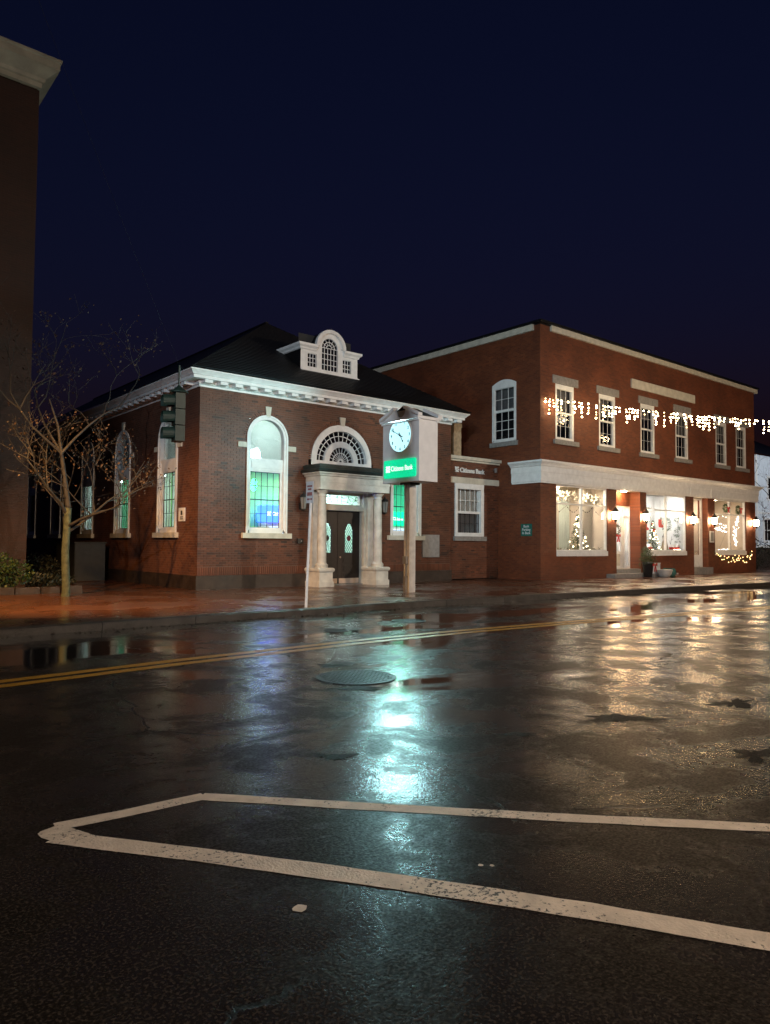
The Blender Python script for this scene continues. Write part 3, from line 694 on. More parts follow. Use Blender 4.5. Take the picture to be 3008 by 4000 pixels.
# portico: pedestals, columns, pilasters, entablature, dark roof
PY = 20.43
port = MB().box(XC-1.50, 20.12, 3.42, XC+1.50, B-.012, 3.66).box(XC-1.52, 20.10, 3.66, XC+1.52, B-.013, 3.90).sweep([(XC-1.52,B-.01),(XC-1.52,20.10),(XC+1.52,20.10),(XC+1.52,B-.01)], [(0,3.86),(.05,3.88),(.07,3.93),(.14,3.96),(.14,3.99),(0,3.995)]).build('portico_entablature', M['weather'], bank)
MB().sweep([(XC-1.5,B-.01),(XC-1.5,20.12),(XC+1.5,20.12),(XC+1.5,B-.01)], [(-.4,4.0),(.20,4.0),(.24,4.04),(.20,4.10),(.12,4.13),(.14,4.24),(.10,4.27),(-.4,4.30)]).box(XC-1.4,20.3,4.0,XC+1.4,B-.02,4.29).build('portico_roof', M['bronze'], port)
for s in (-1, 1):
    cx = XC+s*1.215
    ped = MB().box(cx-.30,20.12,.15,cx+.30,B-.015,.33).box(cx-.27,20.15,.33,cx+.27,B-.016,.66).sweep([(cx-.27,B-.02),(cx-.27,20.15),(cx+.27,20.15),(cx+.27,B-.02)], [(0,.64),(.03,.66),(.05,.70),(.05,.75),(.02,.78),(0,.79)]).box(cx-.27,20.15,.66,cx+.27,B-.02,.785).build('pedestal', M['weather'], port)
    prof = [(.22,0),(.22,.05),(.205,.055),(.222,.075),(.222,.11),(.19,.125),(.175,.15),(.165,.17)]
    H = 3.42-.785
    for i in range(9): t = i/8; prof.append((.162-.027*t**1.8, .17+(H-.40)*t))
    prof += [(.155,H-.22),(.155,H-.19),(.137,H-.18),(.137,H-.13),(.175,H-.09),(.185,H-.06),(.205,H-.055),(.205,H)]
    MB().lathe((cx, PY, .785), prof, 28).build('column', M['weather'], port, True)
    cx2 = XC+s*1.2
    MB().box(cx2-.17,20.80,.785,cx2+.17,B-.017,.90).box(cx2-.125,20.82,.90,cx2+.125,B-.017,3.22).box(cx2-.165,20.80,3.22,cx2+.165,B-.017,3.27).box(cx2-.145,20.82,3.27,cx2+.145,B-.017,3.36).box(cx2-.18,20.79,3.36,cx2+.18,B-.017,3.419).build('pilaster', M['weather'], port)
# door case and transom
dw = .95
case = MB().box(XC-dw-.10,20.9,.15,XC-dw,B+.3,3.42).box(XC+dw,20.9,.15,XC+dw+.10,B+.3,3.42).box(XC-dw,20.93,2.78,XC+dw,B+.3,2.92).box(XC-dw,20.93,3.40,XC+dw,B+.3,3.419).build('door_case', M['cream'], port)
tr = MB().box(XC-dw,B+.06,2.92,XC+dw,B+.16,3.0).box(XC-dw,B+.06,3.33,XC+dw,B+.16,3.40).box(XC-dw,B+.06,3.0,XC-dw+.07,B+.16,3.33).box(XC+dw-.07,B+.06,3.0,XC+dw,B+.16,3.33).build('transom_window', M['cream'], bank)
MB().quad((XC-dw+.07,B+.12,3.0),(XC+dw-.07,B+.12,3.0),(XC+dw-.07,B+.12,3.33),(XC-dw+.07,B+.12,3.33)).build('pane', M['glass'], tr)
ld = MB()
A1 = [(XC+1.5*math.cos(rad(a)), 1.86+1.5*math.sin(rad(a))) for a in range(126, 53, -6)]
A2 = [(XC+1.5*math.cos(rad(a)), 1.63+1.5*math.sin(rad(a))) for a in range(114, 65, -6)]
for A in (A1, A2): ld.tube([FRB(u,.11,min(z,3.325)) for u, z in A], .008, 4)
for a in (118, 106, 94, 86, 74, 62):
    u1, z1 = XC+1.5*math.cos(rad(a)), 1.86+1.5*math.sin(rad(a)); u2 = XC+(u1-XC)*.8
    ld.tube([FRB(u2,.11,3.03), FRB(u1,.11,min(z1,3.32)-.01)], .006, 4); ld.ball(FRB(u1,.105,min(z1,3.3)-.03), .024, 6, 4)
for a, b in zip((112,100,88,76),(100,88,76,64)):
    p = [(XC+1.5*math.cos(rad(t)), 1.86+1.5*math.sin(rad(t))) for t in (a, b)]
    for dz in (.04, .07): ld.tube([FRB(p[0][0],.11,min(p[0][1],3.32)-.04), FRB((p[0][0]+p[1][0])/2,.11,min(p[0][1],p[1][1],3.32)-.04-dz), FRB(p[1][0],.11,min(p[1][1],3.32)-.04)], .005, 4)
for s in (-1, 1):
    ld.band([(XC+s*.78+.055*math.cos(t), 3.23+.08*math.sin(t)) for t in [k*.524 for k in range(12)]], [(XC+s*.78+.043*math.cos(t), 3.23+.066*math.sin(t)) for t in [k*.524 for k in range(12)]], FRB, .10, .115, True)
ld.build('leadwork', M['lead'], tr)
# pair of dark doors with leaded lights
DY = .16
for s in (-1, 1):
    a, b = (XC-dw, XC-.006) if s < 0 else (XC+.006, XC+dw)
    cu = (a+b)/2 + s*(-.0); hw = .185
    z0, z1 = 1.28, 2.33
    head = [(cu-hw,z1-.24),(cu-hw*.78,z1-.22),(cu-hw*.76,z1-.12),(cu-hw*.52,z1-.09),(cu-hw*.42,z1-.02),(cu,z1),(cu+hw*.42,z1-.02),(cu+hw*.52,z1-.09),(cu+hw*.76,z1-.12),(cu+hw*.78,z1-.22),(cu+hw,z1-.24)]
    out = [(cu-hw,z0)] + head + [(cu+hw,z0)]
    big = [(a, .18)] + [(a + (b-a)*(i/10), 2.775) for i in range(11)] + [(b, .18)]
    dr = MB(); FD = FRB
    dr.box(a, B+DY, .18, b, B+DY+.05, z0); dr.box(a, B+DY, z0, cu-hw, B+DY+.05, z1-.24); dr.box(cu+hw, B+DY, z0, b, B+DY+.05, z1-.24)
    top = [(a,z1-.24)] + head + [(b,z1-.24),(b,2.775),(a,2.775)]
    n_ = len(head)
    for i in range(n_-1): dr.quad(FRB(head[i][0],DY,head[i][1]), FRB(head[i+1][0],DY,head[i+1][1]), FRB(head[i+1][0],DY,2.775), FRB(head[i][0],DY,2.775))
    dr.quad(FRB(a,DY,z1-.24), FRB(cu-hw,DY,z1-.24), FRB(cu-hw,DY,2.775), FRB(a,DY,2.775)); dr.quad(FRB(cu+hw,DY,z1-.24), FRB(b,DY,z1-.24), FRB(b,DY,2.775), FRB(cu+hw,DY,2.775))
    door = dr.build('door', M['darkwood'], bank)
    MB().prism(out, FRB, DY+.02, DY+.026).build('leaded_light', M['glass'], door)
    le = MB()
    for k in range(-9, 10):
        for sg in (-1, 1):
            pts = []
            for t in range(0, 25):
                z = z0+(z1-z0)*t/24; u = cu + k*.088 + sg*(z-z0)*.62 - sg*.33
                ok = abs(u-cu) < hw*(1 if z < z1-.24 else max(.0,.80-.5*((z-(z1-.24))/.24)**2))
                if ok: pts.append(FRB(u, DY+.012, z))
                elif len(pts) > 1: le.tube([pts[0], pts[-1]], .006, 3); pts = []
                else: pts = []
            if len(pts) > 1: le.tube([pts[0], pts[-1]], .006, 3)
    le.tube([FRB(u,DY+.01,z) for u, z in out+[out[0]]], .012, 4)
    le.build('leadwork', M['lead'], door)
    MB().prism([(cu+.085*math.cos(t), 1.80+.105*math.sin(t)) for t in [k*math.pi/8 for k in range(16)]], FRB, DY+.0, DY+.018).build('roundel', M['darkwood'] if s < 0 else pmat('dark_red_glass', (.16,.02,.03), .2), door)
    pn = MB()
    for zz0, zz1 in ((.92,1.14),(.62,.86),(.40,.58)):
        pn.box(cu-.30,B+DY-.012,zz0,cu+.30,B+DY+.001,zz1); pn.box(cu-.25,B+DY-.024,zz0+.04,cu+.25,B+DY-.011,zz1-.04)
    pn.build('raised_panels', M['darkwood'], door)
    MB().box(a+.02,B+DY-.008,.19,b-.02,B+DY+.002,.37).build('kick_plate', M['kick'], door)
MB().box(XC-.035,B+DY-.015,.19,XC+.035,B+DY+.06,2.77).build('door_astragal', M['darkwood'], bank)
MB().ball((XC+.07,B+DY-.04,1.12), .03).build('door_knob', M['kick'], bank)
MB().box(XC-dw,20.88,.15,XC+dw,B+.3,.178).build('threshold', M['greymetal'], bank)

# cornice with modillions, running round the street corner
path = [(XL,42.3),(XL,B),(XR,B),(XR,24)]
corn = MB().sweep(path, [(-.05,6.44),(.03,6.44),(.035,6.50),(.07,6.52),(.09,6.58),(.09,6.60),(.40,6.62),(.40,6.71),(.43,6.72),(.46,6.76),(.53,6.82),(.55,6.83),(.55,6.87),(-.3,6.93)])
corn = corn.build('cornice', M['white'], bank)
mm = MB().box(-.13,-.37,6.515,.13,-.085,6.612).mesh('modillion', M['white']); mm2 = MB().box(-.37,-.13,6.515,-.085,.13,6.612).mesh('modillion', M['white'])
x = XL+.12
while x < XR+.2: link('modillion', mm, corn, (x, B, 0)); x += .52
y = B+.45
while y < 42: link('modillion', mm2, corn, (XL, y, 0)); y += .52
dn = MB(); x = XL
while x < XR: dn.box(x, B-.088, 6.53, x+.05, B-.05, 6.565); x += .09
tag(dn.build('dentils', M['white'], corn), kind='stuff')
# hip roof: shingle courses on the street slope, plain slate beyond
ex0, ex1, ey, ez = XL-.55, XR+.55, B-.62, 6.90
hx = (ex0+ex1)/2; run = hx-ex0; apy = ey+run; apz = 10.75
rb = MB()
rb.add([(ex0,ey,ez),(hx,apy,apz),(hx,48,apz),(ex0,48,ez)], [(0,1,2,3)]); rb.add([(ex1,ey,ez),(ex1,48,ez),(hx,48,apz),(hx,apy,apz)], [(0,1,2,3)])
rb.add([(ex0,ey,ez-.02),(ex1,ey,ez-.02),(hx,apy,apz-.02)], [(0,1,2)])
roof = rb.build('roof', M['slate'], bank)
N = 42
for i in range(N):
    t0, t1 = i/N, (i+1.25)/N if i < N-1 else 1
    A = lambda t, e: ((ex0+run*t), ey+run*t-e*.5, ez+(apz-ez)*t+e); C = lambda t, e: ((ex1-run*t), ey+run*t-e*.5, ez+(apz-ez)*t+e)
    vs = [A(t0,.022), C(t0,.022), C(min(t1,1),.004), A(min(t1,1),.004), A(t0,.0), C(t0,.0)]
    MB().add(vs, [(0,1,2,3),(4,5,1,0)]).build('shingle_course', M['slate'], roof)
MB().box(hx-.06,apy-.05,apz-.03,hx+.06,48,apz+.05).build('ridge_cap', M['slate'], roof)

# dormer on the street slope
DYF = 21.8; FD = lambda u, d, z: (u, DYF+d, z)
d0, d1 = 14.12, 16.66; dc = (d0+d1)/2; dz0, dz1 = 7.74, 8.58; ar_z = 8.72; ar_r = .60
def wc_hole(u, z):
    return (abs(u-(d0+.49)) < .19 and 7.96 < z < 8.44) or (abs(u-(d1-.49)) < .19 and 7.96 < z < 8.44) or (abs(u-dc) < .355 and 7.93 < z < 8.76)
mb = wall_cells(MB(), FD, sorted([d0,d0+.30,d0+.68,dc-.355,dc+.355,d1-.68,d1-.30,d1]), [dz0,7.93,7.96,8.44,8.76], wc_hole)
o_ = arc(dc, 8.76, ar_r, 180, 0, 18); i_ = arc(dc, 8.76, .355, 180, 0, 18)
mb.band(o_, i_, FD, .0, .08)
dorm = mb.build('dormer', M['white'], bank)
MB().band(arc(dc,8.76,ar_r+.06,180,0,18), arc(dc,8.76,ar_r-.06,180,0,18), FD, -.12, .02).build('arched_pediment', M['white'], dorm)
for s, (a, b) in ((-1,(d0,dc-ar_r)),(1,(dc+ar_r,d1))):
    MB().sweep([(d0,23.4),(d0,DYF),(b,DYF)] if s < 0 else [(a,DYF),(d1,DYF),(d1,23.4)], [(0,8.54),(.04,8.56),(.06,8.62),(.13,8.68),(.14,8.76),(-.02,8.79)]).build('dormer_cornice', M['white'], dorm)
MB().box(d0-.03,DYF-.10,7.70,d1+.03,DYF+.02,7.80).box(d0+.02,DYF-.05,7.80,d1-.02,DYF+.02,7.85).build('dormer_sill', M['white'], dorm)
for u in (d0+.01, d1-.01): MB().add([(u,DYF,7.74),(u,DYF,8.56),(u,23.2,8.56)], [(0,1,2)]).build('dormer_cheek', M['slate'], dorm)
rf = MB().box(d0-.1,DYF+.0,8.785,dc-.5,24.0,8.81).box(dc+.5,DYF+.0,8.785,d1+.1,24.0,8.81)
pa = arc(dc,8.76,ar_r+.03,180,0,16)
rf.add([(u,DYF+.021,z) for u, z in pa]+[(u,25.2,z) for u, z in pa], [(i,i+1,i+18,i+17) for i in range(16)])
rf.build('dormer_roof', M['slate'], dorm)
def small_sash(parent, fn, u0, u1, z0, z1, cols, rows, dep, wm, gm, bar=.011, arch=None):
    b = MB(); du, dz = (u1-u0)/cols, (z1-z0)/rows
    for i in range(cols+1): b.box(*fn(u0+i*du-bar,dep-.012,z0), *fn(u0+i*du+bar,dep+.012,z1))
    for j in range(rows+1): b.box(*fn(u0,dep-.014,z0+j*dz-bar), *fn(u1,dep+.014,z0+j*dz+bar))
    o = b.build('glazing_bars', wm, parent)
    for i in range(cols):
        for j in range(rows):
            MB().quad(fn(u0+i*du+bar,dep,z0+j*dz+bar), fn(u0+(i+1)*du-bar,dep,z0+j*dz+bar), fn(u0+(i+1)*du-bar,dep,z0+(j+1)*dz-bar), fn(u0+i*du+bar,dep,z0+(j+1)*dz-bar)).build('pane', gm, parent)
    return o
small_sash(dorm, FD, d0+.30, d0+.68, 7.96, 8.44, 3, 3, .05, M['white'], M['darkglass'])
small_sash(dorm, FD, d1-.68, d1-.30, 7.96, 8.44, 3, 3, .05, M['white'], M['darkglass'])
small_sash(dorm, FD, dc-.355, dc+.355, 7.93, 8.76, 5, 4, .05, M['white'], M['darkglass'])
tb = MB()
for r in (.235,.12): tb.band(arc(dc,8.76,r+.012,180,0,14), arc(dc,8.76,r-.012,180,0,14), FD, .04, .06)
for a in (30,60,90,120,150): tb.tube([FD(dc+.12*math.cos(rad(a)),.05,8.76+.12*math.sin(rad(a))), FD(dc+.355*math.cos(rad(a)),.05,8.76+.355*math.sin(rad(a)))], .011, 4)
tb.build('tracery', M['white'], dorm)
MB().prism(arc(dc,8.76,.355,180,0,14), FD, .055, .058).build('arched_pane', M['darkglass'], dorm)
MB().box(d0+.1,DYF+.3,7.8,d1-.1,DYF+.32,9.2).build('room_shade_sheet', M['dark'], dorm)

# lit banking hall
hall = MB().quad((XL+.2,B+.25,4.2),(XR-.2,B+.25,4.2),(XR-.2,34,4.2),(XL+.2,34,4.2)).build('ceiling', M['iwhite'], bank)
MB().quad((XL+.2,B+.25,.3),(XR-.2,B+.25,.3),(XR-.2,34,.3),(XL+.2,34,.3)).build('hall_floor', M['ifloor'], bank)
MB().quad((XL+.25,23.6,.3),(14.6,23.6,.3),(14.6,23.6,4.2),(XL+.25,23.6,4.2)).quad((14.6,23.6,.3),(14.6,25.2,.3),(14.6,25.2,4.2),(14.6,23.6,4.2)).build('green_partition', M['green'], bank)
MB().quad((13.3,25.2,.3),(19.7,25.2,.3),(19.7,25.2,4.2),(13.3,25.2,4.2)).build('pale_partition', pmat('pale_green_wall', (.50,.68,.60), .6, .06, 2), bank)
MB().quad((19.7,25.2,.3),(XR-.25,25.2,.3),(XR-.25,25.2,4.2),(19.7,25.2,4.2)).quad((XR-.25,B+.25,.3),(XR-.25,25.2,.3),(XR-.25,25.2,4.2),(XR-.25,B+.25,4.2)).build('teal_partition', M['teal'], bank)
MB().quad((14.0,24,.3),(14.0,34,.3),(14.0,34,4.2),(14.0,24,4.2)).quad((XL+.2,34,.3),(14,34,.3),(14,34,4.2),(XL+.2,34,4.2)).build('side_partition', M['iwhite'], bank)
pan = MB().box(0,0,-.02,1.2,.35,0).mesh('light_panel', M['panelc'])
for x, y in ((10.8,21.9),(12.6,21.9),(14.4,22.4),(16.2,22.4),(18.0,21.9),(19.4,21.9),(11,24.6),(11,27),(11,31),(14.6,24.2),(17.4,24.2)):
    link('light_panel', pan, bank, (x, y, 4.18))
for x in WC: link('light_panel', pan, bank, (x-.6, 21.95, 5.85))  # extra glowing panels above the hall ceiling, added to brighten the arched head blinds
def cash_machine(x, y, head, body, label):
    t = thing('cash_machine', (x,y,.3), label, 'cash machine', 'cash machines inside the bank')
    MB().box(x-.55,y,.3,x+.55,y+.6,2.35).build('cabinet', M['iwhite'], t)
    MB().box(x-.6,y-.05,2.37,x+.6,y+.6,2.95).build('header', head, t)
    MB().box(x-.45,y-.02,1.0,x+.45,y-.002,2.2).build('screen_panel', body, t)
    f = lambda u, d, z: (x+u, y+d, z)
    tm, w = text_mb('Citizens Bank', .17, f, -.06, .006, .004)
    tm.v = [(a-(x+(w[0]+w[1])/2)+x+.1, b_, c_+2.6) for a, b_, c_ in tm.v]
    logo_mb(tm, -.50, 2.655, .15, f, -.06, -.054)
    tm.build('header_lettering', M['boxwhite'], t)
cash_machine(13.95, 22.75, M['blue'], M['paleblue'], 'cash machine with blue lit header behind the left arched bank window')
cash_machine(20.0, 23.2, M['boxgreen'], M['paleblue'], 'cash machine with green lit header behind the window by the clock post')

# ------------------------------------------------------------------ low annex between bank and shop
AX = 21.4; FRA = lambda u, d, z: (u, AX+d, z)
annex = thing('brick_annex', (22.5, AX, .15), 'low flat-roofed brick annex squeezed between the bank and the shop', 'building')
gw = lambda z: [(21.46, 23.18)] if 1.89 < z < 4.15 else ([(21.1, 24.2)] if 4.15 <= z < 4.41 else [])
brick_field('front_wall', annex, FRA, XR, 24.16, .2, 5.12, gw, 300, (23.4, 2.6), 5)
MB().box(XR-.02,AX-.05,4.155,24.15,AX+.1,4.405).build('stone_band', M['cream'], annex)
MB().box(XR+.05,AX-.20,5.14,24.14,AX+.4,5.27).box(XR+.05,AX-.10,5.06,24.14,AX,5.14).build('eaves_board', M['cream'], annex)
MB().box(XR+.03,AX-.05,5.272,24.14,30,5.30).build('flat_roof', M['slate'], annex)
w = MB().box(21.46,AX-.06,1.95,21.60,AX+.2,4.15).box(23.0,AX-.06,1.95,23.18,AX+.2,4.15).box(21.60,AX-.06,3.92,23.0,AX+.2,4.15).box(21.60,AX-.06,1.95,23.0,AX+.2,2.10).box(21.60,AX+.02,2.90,23.0,AX+.1,2.99).build('window', M['white'], annex)
MB().box(21.38,AX-.12,1.76,23.30,AX+.1,1.945).build('sill', M['greystone'], w)
small_sash(w, FRA, 21.60, 23.0, 2.99, 3.92, 5, 2, .06, M['white'], M['glass'], .012)
small_sash(w, FRA, 21.60, 23.0, 2.10, 2.90, 5, 2, .08, M['blackmetal'], M['darkglass'], .006)
cu = MB(); n = 60
for i in range(n):
    a, b = 21.5+1.6*i/n, 21.5+1.6*(i+1)/n; cu.quad((a,AX+.25+.03*math.sin(i*1.1),2.0),(b,AX+.25+.03*math.sin((i+1)*1.1),2.0),(b,AX+.25+.03*math.sin((i+1)*1.1),4.1),(a,AX+.25+.03*math.sin(i*1.1),4.1))
cu.build('curtain', M['curtain'], w, True)
MB().box(XR+.1,AX+.4,.2,24.1,AX+.42,5.1).build('room_shade_sheet', M['dark'], annex)
MB().box(22.02,22.0,5.30,22.46,22.5,6.78).box(22.0,21.98,6.62,22.48,22.52,6.80).box(22.14,21.985,5.42,22.22,22.001,6.1).build('chimney', M['tan'], annex)

# separately fixed letters on the annex
let = thing('wall_lettering', (22.36, AX, 4.6), 'raised white letters reading Citizens Bank high on the annex', 'lettering')
txt = 'Citizens Bank'; size = .27
full, fwid = text_mb(txt, size, FRA, -.045, .03, .006)
scale_ = (23.26-21.76)/(fwid[1]-fwid[0])
for i, ch in enumerate(txt):
    if ch == ' ': continue
    _, wa = text_mb(txt[:i+1], size, FRA, 0); m_, wc = text_mb(ch, size, FRA, -.045, .032, .007)
    sh = wa[1]-wc[1]
    m_.v = [(21.76+(v[0]+sh-fwid[0])*scale_, v[1], 4.62+v[2]) for v in m_.v]
    m_.build('letter', M['white'], let)
logo_mb(MB(), 21.57, 4.72, .22, FRA, -.045, -.013).build('emblem', M['white'], let)
t = thing('flood_light', (23.83, AX, 4.8), 'small pale flood light bracket on the annex wall', 'light')
MB().box(23.80,AX-.18,4.72,23.88,AX-.10,4.92).build('head', M['greymetal'], t); MB().tube([(23.84,AX,4.85),(23.84,AX-.12,4.85)], .015).build('arm', M['greymetal'], t)

# ------------------------------------------------------------------ small things on the bank walls
def wall_lantern_off(x, label):
    t = thing('wall_lantern', (x, B, 2.75), label, 'lantern', 'unlit lanterns beside the bank door')
    y = B-.22
    MB().lathe((x,y,2.76), [(.075,0),(.085,.02),(.13,.38),(.125,.40)], 6).build('glass_body', M['lantoff'], t)
    MB().lathe((x,y,3.16), [(.16,0),(.10,.09),(.04,.13),(.02,.2),(.001,.22)], 6).build('cap', M['blackmetal'], t)
    b = MB().lathe((x,y,2.70), [(.02,0),(.05,.02),(.085,.05),(.085,.065)], 6)
    for k in range(6):
        a = k*math.pi/3; b.tube([(x+.085*math.cos(a),y+.085*math.sin(a),2.77),(x+.13*math.cos(a),y+.13*math.sin(a),3.15)], .008, 4)
    b.build('frame', M['blackmetal'], t)
    MB().tube([(x,B,2.85),(x,B-.12,2.72),(x,y,2.70)], .014).box(x-.05,B-.03,2.75,x+.05,B-.012,2.98).build('bracket', M['blackmetal'], t)
wall_lantern_off(13.65, 'unlit black wall lantern left of the bank door')
wall_lantern_off(17.22, 'unlit black wall lantern right of the bank door')
t = thing('deposit_box', (19.7, B, 1.1), 'grey metal panel box on the brick right of the clock post', 'box')
MB().box(19.27,B-.09,1.10,20.14,B-.012,1.98).build('box', M['greymetal'], t); MB().box(19.31,B-.102,1.14,20.10,B-.091,1.94).build('door_panel', M['greymetal'], t)
t = thing('intercom_box', (13.64, B, 1.6), 'small black box on the brick left of the bank door', 'box')
MB().box(13.53,B-.08,1.60,13.75,B-.012,1.77).build('box', M['blackmetal'], t); MB().box(13.66,B-.086,1.66,13.69,B-.081,1.71).build('button', M['greymetal'], t)
t = thing('wall_sign', (XL, 22.1, 2.28), 'small white notice plate on the bank side wall by the corner', 'sign')
MB().box(XL-.03,21.88,2.28,XL-.004,22.34,2.71).build('plate', M['white'], t)
MB().box(XL-.035,22.05,2.48,XL-.031,22.17,2.62).box(XL-.035,22.0,2.40,XL-.031,22.22,2.43).box(XL-.035,22.0,2.34,XL-.031,22.22,2.37).build('print', M['blackmetal'], t)

# ================================================================== SHOP
S, SX, SE = 19.1, 24.15, 43.95
FRS = lambda u, d, z: (u, S+d, z)
SDS = lambda u, d, z: (SX+d, u, z)
shop = thing('shop_building', (34, S, .15), 'two-storey brick shop with lit display windows and white fascia', 'building')
UPW = [(25.16,26.47),(28.32,29.62),(31.74,33.02),(34.99,36.27),(39.24,40.50),(41.62,42.88)]
UZ0, UZ1 = 6.08, 8.47
hole = lambda u, z: any(a < u < b for a, b in UPW) and UZ0 < z < UZ1
MBu = wall_cells(MB(), FRS, sorted({SX, SE} | {x for w in UPW for x in w}), [4.2, UZ0, UZ1, 10.82], hole)
for a, b in UPW:
    for p, q in (((a,UZ0),(b,UZ0)),((b,UZ0),(b,UZ1)),((b,UZ1),(a,UZ1)),((a,UZ1),(a,UZ0))): MBu.quad(FRS(p[0],0,p[1]), FRS(q[0],0,q[1]), FRS(q[0],.2,q[1]), FRS(p[0],.2,p[1]))
MBu.build('upper_wall', M['brick_x'], shop)
OPEN = [(25.20,28.93,1.13,4.3),(29.65,31.65,.15,4.3),(32.20,35.98,1.13,4.3),(36.75,38.25,.15,4.3),(39.03,42.72,1.13,4.3)]
us = sorted({SX, SE} | {x for o in OPEN for x in o[:2]})
mbl = wall_cells(MB(), FRS, us, [.1,.15,1.13,4.3], lambda u, z: any(a < u < b and c < z < e for a, b, c, e in OPEN))
for a, b, c, e in OPEN:
    dp = .55 if c < 1 else .14
    mbl.quad(FRS(a,0,c), FRS(a,dp,c), FRS(a,dp,4.3), FRS(a,0,4.3)); mbl.quad(FRS(b,0,c), FRS(b,dp,c), FRS(b,dp,4.3), FRS(b,0,4.3))
mbl.quad(FRS(29.65,.55,3.5), FRS(31.65,.55,3.5), FRS(31.65,.55,4.3), FRS(29.65,.55,4.3))
mbl.build('lower_wall', M['brick_x'], shop)
# side wall facing the annex, with one segmental-headed window
SW = (20.38, 21.74, 6.07, 8.60)
mb = wall_cells(MB(), SDS, [S, SW[0], SW[1], 34], [.1, SW[2], 8.82, 10.82], lambda u, z: SW[0] < u < SW[1] and SW[2] < z < 8.82)
seg = [(SW[0]+(SW[1]-SW[0])*i/12, 8.60+.20*(1-((i-6)/6)**2)) for i in range(13)]
for p, q in zip(seg, seg[1:]): mb.quad(SDS(p[0],0,p[1]), SDS(q[0],0,q[1]), SDS(q[0],0,8.82), SDS(p[0],0,8.82))
mb.quad(SDS(34,0,.1),(SE,34,.1),(SE,34,10.82),SDS(34,0,10.82)); mb.quad((SE,S,.1),(SE,34,.1),(SE,34,10.82),(SE,S,10.82))
mb.build('side_wall', M['brick_y'], shop)
sw = MB().band([(SW[0],SW[2])]+seg+[(SW[1],SW[2])], [(SW[0]+.12,SW[2]+.12)]+[(SW[0]+.12+(SW[1]-SW[0]-.24)*i/12, 8.42) for i in range(13)]+[(SW[1]-.12,SW[2]+.12)], SDS, -.02, .12).box(*SDS(SW[0]+.1,.0,SW[2]), *SDS(SW[1]-.1,.1,SW[2]+.14)).box(*SDS(SW[0]+.1,.01,7.40), *SDS(SW[1]-.1,.09,7.49)).build('side_window', M['white'], shop)
MB().box(*SDS(SW[0]-.1,-.08,SW[2]-.2), *SDS(SW[1]+.1,.1,SW[2]-.002)).build('sill', M['greystone'], sw)
small_sash(sw, SDS, SW[0]+.12, SW[1]-.12, 7.49, 8.42, 3, 2, .06, M['white'], M['darkglass'], .010)
small_sash(sw, SDS, SW[0]+.12, SW[1]-.12, 6.21, 7.40, 3, 3, .07, M['white'], M['darkglass'], .012)
MB().box(*SDS(SW[0],.3,7.5), *SDS(SW[1],.31,8.6)).build('roller_blind', M['gcurtain'], sw)
MB().quad(SDS(19.3,.6,5.6), SDS(23,.6,5.6), SDS(23,.6,9), SDS(19.3,.6,9)).build('room_shade_sheet', M['dark'], shop)
MB().quad(FRS(24.8,.9,5.6), FRS(43.9,.9,5.6), FRS(43.9,.9,9), FRS(24.8,.9,9)).build('room_shade_sheet', M['dark'], shop)
# upper sash windows with granite lintels and sills
for i, (a, b) in enumerate(UPW):
    w = MB().box(a,S+.02,UZ0,a+.13,S+.16,UZ1).box(b-.13,S+.02,UZ0,b,S+.16,UZ1).box(a+.13,S+.02,UZ1-.20,b-.13,S+.16,UZ1).box(a+.13,S+.02,UZ0,b-.13,S+.16,UZ0+.12).box(a+.13,S+.05,7.22,b-.13,S+.14,7.30).build('upper_window', M['white'], shop)
    MB().box(a-.2,S-.04,UZ1,b+.26,S+.1,UZ1+.34).build('lintel', M['greystone'], w)
    MB().box(a-.15,S-.09,UZ0-.2,b+.25,S+.1,UZ0-.002).build('sill', M['greystone'], w)
    small_sash(w, FRS, a+.13, b-.13, 7.30, UZ1-.20, 3, 2, .09, M['white'], M['darkglass'], .006)
    small_sash(w, FRS, a+.13, b-.13, UZ0+.12, 7.22, 3, 2, .11, M['white'], M['darkglass'], .005)
    if i == 0:
        MB().box(a,S+.3,7.35,b,S+.31,8.4).build('curtain', M['gcurtain'], w)
        MB().box(a+.2,S+.135,6.85,b-.35,S+.14,7.15).build('paper_notice', M['clapboard'], w)
    else: MB().box(a,S+.35,[0,7.5,7.8,7.35,7.6,7.9][i],b,S+.36,8.4).build('roller_blind', M['gcurtain'], w)
# blank name board, roof trim, dark coping
MB().box(30.91,S-.07,9.10,36.90,S-.002,9.53).build('name_board', M['cream'], shop)
MB().box(24.80,S-.10,10.62,44.2,S-.002,10.86).box(44.2,S-.10,10.62,44.25,S+1,10.86).build('roof_trim', M['cream'], shop)
MB().box(SX-.10,19.42,10.60,SX-.002,34,10.86).build('side_roof_trim', M['cream'], shop)
MB().box(SX-.16,S-.16,10.865,44.35,34,10.97).box(SX+.0,S-.03,10.82,24.9,S+.6,10.864).build('coping', M['slate'], shop)
# shop-front fascia, returned along the side wall
MB().sweep([(SX,20.55),(SX,S),(SE+.02,S),(SE+.02,19.7)], [(-.05,4.18),(.10,4.18),(.10,4.24),(.13,4.25),(.13,4.62),(.15,4.63),(.15,4.86),(.20,4.88),(.23,4.94),(.33,5.02),(.36,5.03),(.36,5.10),(-.05,5.16)]).build('fascia', M['white'], shop)
fj = MB()
for x in (36.2, 38.4): fj.box(x-.03,S-.16,4.18,x+.03,S-.129,4.66)
fj.build('fascia_joints', M['white'], shop)
MB().box(SX+.1,S+.0,4.19,SE-.1,S+.54,4.21).build('soffit', M['white'], shop)
# steps
MB().box(29.66,S-.02,.15,31.64,S+.54,.52).box(28.80,S-.46,.15,32.0,S-.021,.33).build('door_steps', M['greystone'], shop)
MB().box(36.76,S-.25,.15,38.3,S+.54,.50).build('door_steps', M['greystone'], shop)

